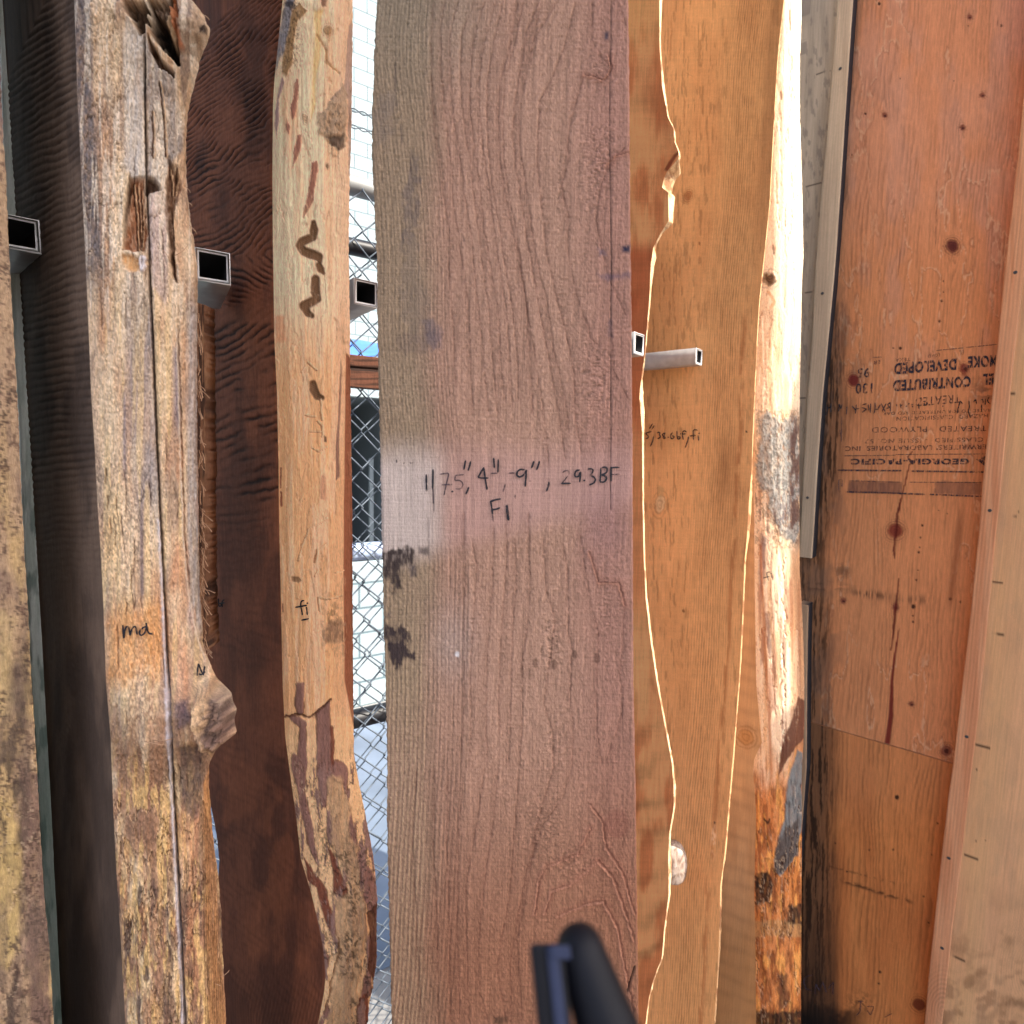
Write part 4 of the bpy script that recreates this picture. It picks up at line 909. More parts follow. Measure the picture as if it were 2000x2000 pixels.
    # grey and blue stains on the left
    for (p, c, a_, j) in [([(738, 190), (770, 180), (766, 250), (745, 290), (730, 290)], (110, 98, 92), .3, 14), ([(790, 350), (812, 300), (815, 360), (810, 430), (800, 480), (785, 470)], (92, 80, 78), .45, 16),
                          ([(785, 470), (812, 460), (830, 560), (848, 660), (836, 690), (790, 640), (780, 560)], (112, 98, 88), .3, 18), ([(775, 655), (850, 650), (845, 690), (780, 690)], (112, 92, 82), .35, 12),
                          (b2([(20, 300), (250, 275), (265, 360), (200, 390), (160, 400), (150, 500), (170, 600), (110, 600), (50, 480), (30, 400)]), (62, 50, 46), .9, 14), (b2([(225, 400), (275, 400), (275, 480), (235, 490)]), (70, 62, 64), .8, 4),
                          (b2([(300, 270), (380, 270), (380, 330), (300, 320)]), (84, 72, 68), .7, 6), (b2([(50, 870), (190, 870), (220, 950), (205, 1020), (290, 1060), (290, 1110), (200, 1110), (150, 1190), (70, 1090), (45, 980)]), (60, 48, 46), .9, 15), (b2([(60, 765), (95, 765), (95, 800), (62, 800)]), (80, 66, 64), .8, 3),
                          (b0([(1690, 240), (1735, 235), (1730, 300), (1700, 300)]), (60, 54, 66), .8, 3), (b0([(1830, 1860), (1890, 1855), (1890, 1905), (1840, 1900)]), (40, 38, 56), .9, 3), (b0([(1640, 1880), (1690, 1880), (1720, 1932), (1660, 1932)]), (84, 76, 92), .5, 5),
                          (b1([(1640, 140), (1900, 130), (1890, 170), (1780, 165), (1720, 200)]), (92, 78, 92), .5, 6), (b1([(1730, 480), (1760, 480), (1760, 620), (1735, 600)]), (88, 74, 84), .5, 4), (b1([(340, 480), (400, 470), (480, 560), (470, 700), (400, 720), (360, 600)]), (88, 82, 92), .4, 10)]:
        s.poly(p, c, a_, 5, j, 12, 22, seed=int(p[0][0]), tex=.75, tf=(4, 16))
    for (x, y, rx, ry) in [(1045, 1180 + 115, 5, 10), (1123, 1278, 5, 9), (1166, 1285, 7, 11), (1083, 1298, 6, 10), (1020, 1310, 2.5, 20), (1034, 1316, 2, 12), (1058, 1270, 1.6, 5), (1034, 1099, 2, 4), (1035, 1115, 1.2, 12), (1218, 1640, 2, 16), (1205, 1610, 26, 30)]:
        s.ell(x, y, rx, ry, (64, 40, 30) if rx < 20 else (120, 66, 56), .5 if rx < 20 else .3, jit=2.5, seed=int(x))
    s.ell(893, 1278, 5, 6, (214, 208, 206), .8)
    s.vline(b0([(1755, 0), (1752, 200), (1742, 800), (1740, 1050), (1750, 1500), (1755, 1932)]) + b1([(1750, 1000), (1748, 1750), (1752, 1932)]), 1.15, (34, 22, 26), .8, .5, -.0012, rough=.5, seed=77)
    s.vline(b3([(1932, 1500), (1900, 1600), (1875, 1690)]), 1.6, (20, 12, 10), .95, .5, -.003, rough=.1, fade=2)
    s.vline([(846, 955), (847, 1000)], 1.0, (44, 34, 40), .7, .3, -.001, fade=2)
    s.vline([(836, 1010), (838, 1100)], 1.0, (90, 76, 70), .5, 1, -.0006)
    for (x, y, l) in [(800, 300, 40), (782, 240, 40), (802, 288, 22), (770, 120, 60), (905, 460, 20)]: s.vline([(x, y), (x + 2, y + l)], 1.6, (54, 44, 50), .7, 1.5, -.0008, seed=x)
    s.poly(b3([(860, 1870), (970, 1880), (960, 1932), (880, 1932)]), (44, 32, 22), .6, 4, 6, 8, seed=5, tex=.5)
def beam():
    y0 = .52; z = zrows(y0, 1050, xm=985)
    PL = edge_line(BL, FR, -y0, z); PR = edge_line(BR, FR, -y0, z)
    root = empty('sawn_beam', (0, y0 + .05, 0), 'wide rough sawn pinkish brown fir beam, the nearest timber, with its measurements handwritten across the middle', 'beam')
    s_ = np.linspace(0, 1, 270)[None, :]
    P = PL[:, None] + (PR - PL)[:, None] * s_[..., None]
    s = Surf(P); paint_beam(s); s.S = np.broadcast_to(s_, P.shape[:2])
    wdt = np.linalg.norm(PR - PL, axis=1)[:, None]
    de = np.minimum(s.S, 1 - s.S) * wdt
    hh = s.h - .0016 * np.exp(-(de / .0009) ** 2) * (1 + .8 * (s.n(9, 8, 88) - .5))
    fr = (s.S < .0001) | (s.S > .9999)
    P = P + FR * hh[..., None]
    P[:, 0, 0] += .0016 * (fbm(z * 260, z * 0, 5, 3) - .5); P[:, -1, 0] += .0008 * (fbm(z * 200, z * 0, 6, 3) - .5)
    s.P = P
    b4 = lambda j, d: P[:, [j]] + np.array([0, d, 0])
    ring = np.concatenate([P, b4(-1, .003), b4(-1, .05), b4(-1, .1), b4(0, .1), b4(0, .05), b4(0, .003)], 1)
    cc = np.concatenate([s.col] + [s.col[:, -2:-1]] * 3 + [s.col[:, 1:2]] * 3, 1)
    grid('timber', ring, cc, M_beam, root, closed=True, caps=True)
    W = lambda p: c2(760, 880, p, .24845)
    bold = [[(292, 190), (293, 250), (295, 320)], [(345, 150), (344, 230), (342, 300)], [(497, 322)], [(600, 80), (595, 110), (588, 148)], [(640, 85), (633, 120), (622, 155)], [(625, 290), (617, 315), (604, 340)],
            [(745, 135), (720, 175), (698, 212), (735, 216), (778, 216)], [(745, 135), (750, 180), (758, 240), (770, 305)], [(822, 60), (825, 100), (828, 135)], [(858, 70), (857, 120), (855, 170)],
            [(1062, 150), (1030, 148), (1008, 165), (1002, 195), (1025, 210), (1055, 195), (1078, 160), (1080, 145), (1076, 210), (1070, 280)], [(1138, 85), (1130, 110), (1120, 135)], [(1182, 85), (1172, 120), (1160, 150)],
            [(1257, 250), (1250, 285), (1238, 318)], [(1355, 260), (1390, 258), (1425, 258)], [(1497, 152), (1470, 158), (1458, 185), (1462, 208), (1490, 205), (1506, 165), (1504, 200), (1498, 246)], [(1535, 235)],
            [(1565, 145), (1590, 142), (1606, 152), (1595, 178), (1580, 195), (1608, 205), (1624, 228), (1610, 256), (1575, 270)], [(1665, 140), (1662, 195), (1658, 245)], [(1665, 138), (1695, 128), (1716, 140), (1712, 170), (1690, 186), (1668, 192), (1696, 198), (1712, 216), (1700, 240), (1680, 250), (1658, 246)],
            [(1745, 130), (1745, 185), (1745, 240)], [(1745, 136), (1780, 132), (1800, 132)], [(798, 400), (806, 440), (812, 500)], [(795, 402), (830, 388), (875, 380)], [(810, 466), (840, 462), (870, 450)]]
    thin = [[(400, 186), (440, 180), (470, 178), (462, 215), (448, 270), (432, 350)], [(415, 270), (455, 268), (495, 268)], [(585, 190), (550, 192), (520, 195), (518, 215), (516, 236), (545, 232), (570, 242), (582, 268), (568, 298), (548, 304), (525, 300)],
            [(912, 265), (905, 295), (895, 325)], [(940, 178), (985, 176)], [(1108, 240)], [(1365, 170), (1392, 156), (1412, 160), (1415, 185), (1385, 225), (1355, 260)], [(1800, 132), (1812, 134)], [(1745, 188), (1780, 188), (1812, 185)],
            [(812, 500), (816, 530), (818, 556)], [(58, 72), (58, 95)], [(115, 95), (116, 104)], [(165, 95), (172, 100)], [(182, 95), (184, 100)], [(990, 350), (993, 378)], [(343, 300), (346, 360), (348, 415)], [(800, 180), (850, 178)]]
    writing('handwriting', [W(p) for p in bold], 1.75, [s], M_ink, root, .0011)
    writing('handwriting', [W([(925, 430), (930, 485), (938, 545)])], 2.5, [s], M_ink, root, .0011)
    writing('faded_handwriting', [W(p) for p in thin], 1.3, [s], M_faint, root, .0011)
    return s
S_beam = beam()

# ================================================================== RIGHT-HAND SLABS
def thin_slab(name, label, R, W, c, depth, flen, dense, K1, thick, paint, paint_lip, group, lipmat, xm, bevel=.06):
    """slab seen on its sawn face; R = traced near border, W = [(y, px)] visible width of its natural edge"""
    z = zrows(depth, 1000, xm=xm)
    PR = edge_line(R, N1, c, z)
    r_ = PR - CAM; x, y = r_[:, 0], r_[:, 1]
    k = F * (-N1[0] * y + N1[1] * x) / y ** 2                       # photo px per metre of thickness
    X_, Y_ = proj(PR); wy = np.array([a for a, b in W], float); wx = np.array([b for a, b in W], float)
    tl = np.maximum(np.interp(Y_, wy, wx) * .75 + .9 * (fbm(z * 160, z * 0, 4, 3) - .5), .6) / np.maximum(k, 100)
    tl = np.clip(tl, .001, thick * .8)
    root = empty(name, (float(PR[-1, 0]), float(PR[-1, 1]), 0.0), label, 'slab', group)
    t = np.concatenate([np.linspace(0, .0015, 2), np.linspace(.004, dense, K1), np.linspace(dense, flen, 6)[1:]])[::-1]
    P = PR[:, None] + E1 * t[None, :, None]
    s = Surf(P); paint(s)
    Pf = P + N1 * (s.h * sst(0, .004, t)[None, :])[..., None]
    lp = []
    for q in np.linspace(0, 1, 7): lp.append(PR - N1 * (tl * q)[:, None] - E1 * (bevel * tl * math.sin(q * 2.2))[:, None])
    lip = np.stack(lp, 1)
    undercut = [lip[:, -1] + E1 * .012 - N1 * .004, PR - N1 * thick + E1 * (.05)]
    lip = np.concatenate([lip, np.stack(undercut, 1)], 1)
    sl_ = Surf(lip); paint_lip(sl_)
    hn = -E1
    lipP = lip + hn * (sl_.h * np.array([0, .6, 1, 1, 1, .8, .5, 0, 0])[None, :])[..., None]
    grid('live_edge', lipP, sl_.col, lipmat, root)
    bk = np.stack([PR - N1 * thick + E1 * .05, PR - N1 * thick + E1 * flen], 1)
    ring = np.concatenate([Pf, bk], 1)
    # open at the lip: separate face and back
    grid('sawn_face', Pf, s.col, M_org, root)
    back = np.stack([Pf[:, 0], bk[:, 1], bk[:, 0]], 1)
    grid('far_face', back, np.repeat(s.col[:, :1], 3, 1), M_org, root)
    for kk in (0, -1):
        rp = np.concatenate([Pf[kk], lipP[kk][1:], bk[kk][1:]], 0)
        link('end_grain', quads(rp, np.zeros((0, 4), int), [np.arange(len(rp))]), M_bat2, root, False)
    return root, s, sl_
def paint_lip(base, dark=None, hh=.001):
    def f(s):
        s.fill(base); s.mix((190, 150, 110), .5 * sst(.45, .7, s.n(8, 40, 3)))
        if dark: s.mix(dark, .8 * sst(.55, .7, s.n(5, 22, 5)))
        s.h = hh * 2 * (s.n(6, 14, 6) - .3)
    return f
AR = [(1288, 0), (1288, 86), (1291, 130), (1293, 166), (1304, 228), (1316, 252), (1317, 276), (1326, 298), (1325, 310), (1302, 336), (1296, 352), (1293, 366), (1305, 376), (1306, 431), (1290, 456), (1276, 483), (1271, 518), (1268, 587), (1261, 667), (1259, 691), (1250, 760), (1249, 777), (1254, 840), (1255, 978), (1257, 1081), (1261, 1168), (1271, 1254), (1283, 1334), (1299, 1420), (1312, 1489), (1316, 1541), (1316, 1576), (1307, 1628), (1305, 1679), (1306, 1748), (1297, 1817), (1293, 1869), (1276, 1914), (1266, 1955), (1261, 2000)]
AW = [(0, 6), (60, 3), (130, 3), (160, 6), (190, 5), (215, 2), (290, 3), (312, 4), (326, 22), (345, 28), (366, 28), (376, 16), (400, 12), (436, 9), (455, 3), (475, 3), (500, 9), (530, 7), (560, 3), (690, 2), (740, 3), (765, 8), (800, 9), (850, 4), (980, 3), (1150, 3), (1180, 4), (1334, 3), (1480, 3), (1541, 5), (1590, 3), (1650, 4), (1690, 8), (1735, 5), (1780, 3), (2000, 3)]
def paint_A(s):
    X, Y = s.X, s.Y
    s.fill((232, 164, 106)); s.mix((196, 110, 64), .75 * sst(.42, .66, s.n(30, 120, 3)))
    s.mix((178, 98, 56), .75 * np.exp(-(((X - 1290) / 40) ** 2 + ((Y - 205 - (X - 1290) * .8) / 55) ** 2)))
    s.mix((176, 84, 48), .8 * sst(455, 500, Y) * (1 - sst(780, 850, Y)))
    s.mix((228, 164, 100), .6 * (1 - sst(0, 150, Y))); s.mix((206, 112, 66), .5 * sst(700, 800, Y) * (1 - sst(1150, 1300, Y)))
    s.mix((236, 176, 116), .5 * sst(1140, 1250, Y) * (1 - sst(1350, 1500, Y)) * (1 - sst(1258, 1275, X)))
    a = (Y + .45 * (X - 1270)) / 24 + 2.2 * s.n(50, 70, 5); k = (.5 + .5 * np.sin(a * 2.1)) ** 2 * s.n(50, 50, 7)
    s.mul(1 - .3 * k * sst(1350, 1500, Y) - .12 * k)
    s.stroke([(1302, 330), (1318, 305), (1326, 298)], 3.5, (110, 44, 24), .8, 1)
    s.mul(1 + .12 * (s.n(60, 3, 13, 2) - .5) + .2 * (s.n(4, 40, 14, 2) - .5))
    s.h = .0008 * (s.n(5, 60, 10) - .5) + .0004 * (s.n(3, 4, 11, 2) - .5)
rA, SA, SlA = thin_slab('live_edge_slab', 'narrow reddish orange slab right behind the sawn beam, its wavy bright edge with a bark pocket near the top', AR, AW, -1.13, 1.2, .30, .13, 60, .05, paint_A, paint_lip((206, 176, 136), (128, 84, 56), .0016), 'orange slabs leaning along the right', M_edge, 1280)

BRr = [(1531, -40), (1531, 0), (1521, 86), (1517, 138), (1510, 259), (1503, 397), (1494, 483), (1483, 587), (1478, 667), (1474, 760), (1470, 850), (1468, 916), (1463, 978), (1459, 1047), (1454, 1099), (1451, 1185), (1446, 1289), (1443, 1334), (1432, 1472), (1423, 1576), (1416, 1662), (1407, 1731), (1404, 1852), (1399, 1938), (1395, 2000)]
BW = [(0, 1.5), (900, 1.5), (920, 3), (970, 6), (1040, 6), (1080, 3), (1300, 2), (1450, 2.5), (1580, 3), (1680, 3), (1700, 2), (1760, 4), (1830, 4), (1900, 2.5), (2000, 3)]
def paint_B(s):
    X, Y = s.X, s.Y
    s.fill((206, 160, 108)); s.mix((218, 164, 110), .7 * sst(560, 760, Y) * (1 - sst(1700, 1900, Y))); s.mix((176, 136, 88), .6 * (1 - sst(1295, 1340, X - .02 * Y)) * sst(460, 520, Y) * (1 - sst(800, 950, Y)))
    s.mix((190, 140, 92), .5 * sst(.45, .7, s.n(60, 200, 2)))
    # close straight grain towards the right border
    xr = np.interp(Y, [p[1] for p in BRr], [p[0] for p in BRr])
    u = xr - X; wob = 6 * (s.n(60, 260, 12) - .5) + 1.2 * (s.n(5, 14, 13, 2) - .5)
    dens = np.exp(-((u - 62) / 42) ** 2)
    k = (.5 + .5 * np.cos((u + wob) / 4.6 * 6.283)) * dens * (.4 + .9 * s.n(4, 18, 15, 2))
    s.mul(1 - .5 * k); s.h -= .0009 * k
    k = sst(.6, .75, s.n(4, 30, 16, 3)) * (1 - dens); s.mul(1 - .3 * k); s.h -= .0005 * k; s.mul(1 + .16 * (s.n(3.4, 22, 19, 2) - .5))
    s.mix((146, 88, 50), .6 * np.exp(-((u - 26 - 8 * (s.n(30, 120, 17) - .5)) / 5) ** 2) * sst(540, 700, Y) * sst(.35, .55, s.n(8, 40, 18)))
    s.mix((150, 112, 74), .6 * (1 - sst(14, 34, u)) * (1 - sst(300, 600, Y)))
    s.mix((112, 72, 42), .45 * np.exp(-((u - 54) / 14) ** 2) * sst(820, 900, Y) * (1 - sst(930, 1000, Y)))
    s.ell(1344, 382, 8, 11, (150, 92, 52), .55, 2.5, (126, 72, 38), rot=.5); s.ell(1289, 985, 10, 18, (206, 178, 136), .8, 2, (140, 96, 60), jit=3, rot=.2, dep=.001); s.ell(1290, 960, 7, 12, (186, 150, 104), .7, jit=2)
    s.ell(1335, 1193, 2.5, 4, (90, 60, 34), .8); s.ell(1458, 843, 2, 2.4, (24, 14, 10), .95); s.ell(1396, 1606, 2, 2.4, (40, 24, 16), .9); s.ell(1366, 475, 2, 4, (110, 66, 36), .7)
    s.mix((226, 196, 160), .7 * np.exp(-(((X - 1394) / 5) ** 2 + ((Y - 1640) / 26) ** 2)) * sst(.4, .55, s.n(4, 8, 25)))
    s.mul(1 + .1 * (s.n(80, 2.2, 30, 2) - .5)); s.h += .0005 * (s.n(3, 5, 31, 2) - .5)
    for k, (x, y, l) in enumerate([(1312, 30, 90), (1300, 60, 40), (1338, 190, 60), (1345, 250, 70), (1330, 480, 60), (1345, 860, 40), (1340, 1100, 60), (1370, 1500, 50), (1300, 810, 40)]): s.vline([(x, y), (x - 3, y + l)], 1.2, (132, 80, 40), .5, 1.5, -.0005, seed=k)
    s.vline([(1337, 140), (1350, 148), (1358, 150)], 1.2, (120, 74, 40), .6)
rB, SB, SlB = thin_slab('live_edge_slab', 'broad golden orange slab with fine straight grain, behind the steel arm, marked 38.6bf', BRr, BW, -1.425, 1.45, .33, .30, 125, .05, paint_B, paint_lip((196, 156, 112), (120, 74, 46), .0012), 'orange slabs leaning along the right', M_edge, 1400)
writing('handwriting', [c2(1240, 820, p, .08282) for p in ([(385, 275), (300, 300), (240, 322), (285, 350), (320, 385), (315, 435), (260, 440)], [(410, 100), (345, 205)], [(455, 135), (405, 215)], [(440, 395), (425, 480), (400, 550), (365, 620)], [(525, 310), (565, 282), (600, 305), (565, 350), (605, 380), (592, 430), (535, 442)],
        [(715, 312), (655, 325), (640, 370), (700, 395), (728, 430), (690, 450), (660, 430), (690, 370), (715, 312)], [(785, 410)], [(885, 300), (845, 350), (840, 430), (880, 455), (925, 420), (935, 385), (880, 378)], [(990, 265), (992, 360), (1000, 455), (1050, 455), (1078, 410), (1040, 395), (1000, 410)], [(1080, 330)],
        [(1215, 282), (1165, 250), (1125, 280), (1122, 370), (1140, 462)], [(1122, 338), (1195, 330)], [(1265, 400), (1245, 500), (1190, 650)], [(1470, 245), (1405, 225), (1370, 255), (1375, 360), (1382, 462)], [(1300, 382), (1430, 365)], [(1490, 370), (1505, 490)], [(1515, 318)])], 1.15, [SB], ink('brown marker ink', (.045, .016, .006), .2, .4, 500), rB, .0009)

# ---- round branch stub on the face behind
def stub():
    c = hit(np.array([1318.]), np.array([1690.]), N1, -1.40)[0]
    bpy.context.view_layer.update()
    k = 40; rows = []
    mpp = np.linalg.norm(c[:2] - CAM[:2]) / F
    for q in np.linspace(0, 1, 14):
        th = np.linspace(0, 2 * math.pi, k, endpoint=False)
        rr = (.93 + .05 * math.sin(q * 5)) * (1 - .75 * sst(.72, 1, q) ** 2 if q > .72 else 1)
        rx, rz = 25 * mpp * 1.0, 42 * mpp
        sq = (np.abs(np.cos(th)) ** 2.6 + np.abs(np.sin(th)) ** 2.6) ** (-1 / 2.6)
        P = c + E1[None] * .0 + np.outer(np.cos(th) * sq * rx * rr, np.array([1, 0, 0])) + np.outer(np.sin(th) * sq * rz * rr, np.array([0, 0, 1])) + N1 * 0 + np.array([0, -1., 0]) * (q * .05) + np.array([0, .03, 0])
        rows.append(P)
    P = np.stack(rows); s = Surf(P); s.fill((160, 144, 130)); s.mix((104, 80, 66), .8 * sst(.45, .62, s.n(6, 9, 3))); s.mix((186, 176, 166), .6 * sst(.5, .6, s.n(5, 12, 7)))
    Cn = P.mean(1, keepdims=True); D = P - Cn; P = P + D / (np.linalg.norm(D, axis=2, keepdims=True) + 1e-6) * (.003 * (s.n(6, 6, 5) - .5))[..., None]
    o = grid('branch_stub', P, s.col, M_edge, rA, closed=True, caps=True)
stub()

# ---- slab with the sunlit natural edge
CL = [(1531, -40), (1531, 0), (1521, 86), (1517, 138), (1510, 259), (1503, 397), (1494, 483), (1483, 587), (1478, 667), (1475, 702), (1470, 770), (1467, 822), (1470, 874), (1471, 943), (1473, 1012), (1474, 1150), (1477, 1334), (1483, 1403), (1488, 1451), (1473, 1482), (1471, 1507), (1477, 1589), (1473, 1748), (1475, 1817), (1477, 2000)]
CRr = [(1559, -40), (1559, 0), (1561, 138), (1562, 242), (1567, 380), (1569, 501), (1566, 552), (1564, 667), (1562, 770), (1561, 874), (1562, 1116), (1566, 1185), (1569, 1254), (1571, 1334), (1571, 1420), (1566, 1507), (1566, 1645), (1565, 1852), (1564, 2000)]
def paint_C(s):
    X, Y = s.X, s.Y
    s.fill((226, 200, 168)); s.mix((206, 160, 112), .6 * sst(.42, .66, s.n(9, 130, 3)) * sst(500, 760, Y)); s.mix((240, 224, 196), .7 * (1 - sst(420, 650, Y)))
    s.mix((150, 104, 84), .7 * sst(.56, .68, s.n(7, 90, 4)) * sst(900, 1000, Y))
    P10 = lambda p: c2(1500, 0, p); P11 = lambda p: c2(1500, 667, p); P12 = lambda p: c2(1500, 1334, p)
    s.h = .002 * (s.n(14, 120, 8) - .5) + .0009 * (s.n(5, 40, 9) - .5)
    # knot
    s.ell(1503, 545, 13, 13, (96, 66, 40), .95, 2, (60, 40, 24), jit=5, dep=.002); s.mul(1 - .6 * np.exp(-(((X - 1503) / 9) ** 2 + ((Y - 545) / 9) ** 2)) * sst(.5, .6, s.n(3, 3, 12)))
    s.stroke([(1500, 570), (1512, 590), (1506, 600)], 3, (196, 140, 84), .6, 2)
    for (x, y, l) in [(1542, 20, 40), (1546, 110, 26), (1525, 180, 14), (1510, 480, 16), (1534, 272, 6)]: s.stroke([(x, y), (x + 1, y + l)], 1.4, (126, 92, 70), .8, 1, -.001)
    # grey lichen-covered bark
    g = (150, 146, 138)
    s.poly([(1484, 812), (1500, 800), (1520, 820), (1560, 812), (1562, 1040), (1552, 1060), (1530, 1050), (1508, 1010), (1496, 960), (1476, 930), (1484, 860)], g, .9, 3, 9, 10, 18, dep=.0014, seed=5, tex=.35)
    z = (Y > 800) & (Y < 1070) & (X > 1475); f = s.n(3, 4, 14, 3); s.col = np.where(z[..., None], s.col * (1 - .45 * sst(.5, .62, f))[..., None], s.col); s.h += z * .0014 * (f - .5)
    s.mix((96, 84, 84), .75 * np.exp(-(((X - 1530) / 22) ** 2 + ((Y - 1010) / 36) ** 2)) * sst(.35, .6, s.n(7, 10, 15)))
    s.mix((84, 54, 44), .85 * sst(1536, 1546, X) * sst(780, 850, Y) * (1 - sst(1040, 1100, Y)) * sst(.35, .5, s.n(9, 26, 16)))
    s.mix((176, 116, 70), .6 * sst(1538, 1548, X) * sst(1050, 1090, Y))
    s.poly([(1486, 1040), (1496, 1050), (1494, 1120), (1488, 1180), (1482, 1120)], (136, 118, 112), .8, 3, 3, 8, 20, seed=17); s.poly([(1494, 1196), (1502, 1198), (1506, 1280), (1498, 1290)], (140, 112, 100), .8, 3, 3, 8, 20, seed=18)
    s.mix((156, 90, 46), .75 * np.exp(-((X - 1489 - (Y - 1150) * .05) / 4) ** 2) * sst(1020, 1080, Y) * (1 - sst(1500, 1560, Y)))
    rn = random.Random(2)
    for k in range(26):                                     # little raised curls of bark
        y = 1085 + k * 17 + rn.uniform(-5, 5); x = 1530 + rn.uniform(-5, 5)
        s.stroke([(x, y), (x + rn.uniform(-4, 4), y + 5), (x + rn.uniform(-3, 3), y + rn.uniform(7, 12))], 1.3, (112, 70, 44), .85, 1.4, -.001, seed=k)
        s.stroke([(x - 3, y), (x + rn.uniform(-7, 1), y + 8)], 1.2, (246, 236, 200), .8, 1.4, .0008, seed=k + 9)
    # lower part: inner bark, orange and black, with a grey slab of bark
    lo = sst(1440, 1560, Y + 60 * (s.n(14, 40, 20) - .5) + (1520 - X) * -.6)
    s.mix((188, 112, 50), .9 * lo); s.mix((112, 56, 28), .6 * lo * sst(.45, .6, s.n(8, 36, 21))); s.mix((222, 158, 84), .7 * lo * sst(.55, .66, s.n(6, 40, 22)))
    s.poly([(1560, 1360), (1572, 1370), (1570, 1440), (1545, 1470), (1520, 1520), (1516, 1540), (1530, 1440), (1548, 1400)], (84, 44, 30), .92, 1.5, 4, 10, 24, dep=.001, seed=23)
    s.poly([(1558, 1465), (1568, 1470), (1566, 1600), (1556, 1670), (1532, 1700), (1522, 1712), (1512, 1700), (1514, 1660), (1530, 1600), (1538, 1520)], (112, 112, 110), .97, 1.5, 3, 10, 20, dep=.0022, seed=24, tex=.15)
    s.poly([(1530, 1620), (1560, 1600), (1556, 1670), (1530, 1700), (1514, 1706), (1514, 1660)], (74, 62, 56), .8, 3, 5, 8, 20, seed=25)
    s.poly([(1474, 1710), (1500, 1700), (1512, 1730), (1500, 1765), (1474, 1765)], (46, 30, 22), .85, 2, 6, 8, 12, seed=26, tex=.4)
    s.poly([(1540, 1770), (1566, 1765), (1566, 1810), (1534, 1805)], (54, 36, 26), .85, 3, 5, 8, 14, seed=27, tex=.3)
    s.poly([(1472, 1800), (1520, 1795), (1566, 1806), (1566, 1830), (1500, 1826), (1472, 1834)], (166, 128, 84), .6, 2, 3, 8, 8, seed=28)
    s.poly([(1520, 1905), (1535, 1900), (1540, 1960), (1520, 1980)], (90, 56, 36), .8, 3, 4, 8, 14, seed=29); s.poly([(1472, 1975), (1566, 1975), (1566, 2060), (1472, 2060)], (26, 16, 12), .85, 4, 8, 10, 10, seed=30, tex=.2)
    s.mul(1 - .3 * lo * sst(.5, .66, s.n(3, 14, 31, 3))); s.h += lo * (.0034 * (s.n(7, 26, 32) - .5) + .0012 * (s.n(3, 8, 31, 3) - .5))
    s.flakes(8, 50, 401, .5, .02, (60, 28, 14), .9, lo, -.002, .0022); s.flakes(9, 70, 403, .5, .014, (150, 96, 60), .6, 1 - lo, -.001, .001)
    s.stroke([(1493, 1600), (1500, 1608), (1503, 1600)], 2, (50, 26, 14), .9, .6)
    s.mix((120, 84, 66), .35 * sst(1538, 1550, X) * sst(1080, 1120, Y) * (1 - lo) * s.n(6, 60, 36))
def paint_Cf(s):
    X, Y = s.X, s.Y
    s.fill((186, 146, 104)); s.mix((162, 122, 84), .6 * sst(.42, .66, s.n(40, 160, 3))); s.mix((150, 110, 66), .6 * sst(1700, 1900, Y))
    a = (Y - .35 * (X - 1440)) / 10 + 1.6 * s.n(50, 60, 5); k = (.5 + .5 * np.sin(a * 2)) ** 2 * s.n(30, 20, 7); s.mul(1 - .2 * k)
    s.ell(1457, 1440, 17, 15, (176, 126, 72), .6, 2.2, (120, 76, 40), jit=3, rot=.7); s.h = .0006 * (s.n(4, 40, 8) - .5)
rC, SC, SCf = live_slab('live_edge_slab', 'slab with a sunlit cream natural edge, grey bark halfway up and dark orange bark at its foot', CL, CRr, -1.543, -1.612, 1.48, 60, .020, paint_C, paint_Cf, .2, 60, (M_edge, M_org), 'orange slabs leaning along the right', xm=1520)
writing('handwriting', [c2(1460, 1000, p, .15528) for p in ([(287, 757), (262, 752), (240, 762), (246, 800), (264, 862)], [(200, 830), (240, 818), (275, 812)], [(300, 800), (308, 830), (317, 856)], [(296, 775)])], .85, [SC], M_ink, rC, .0012)

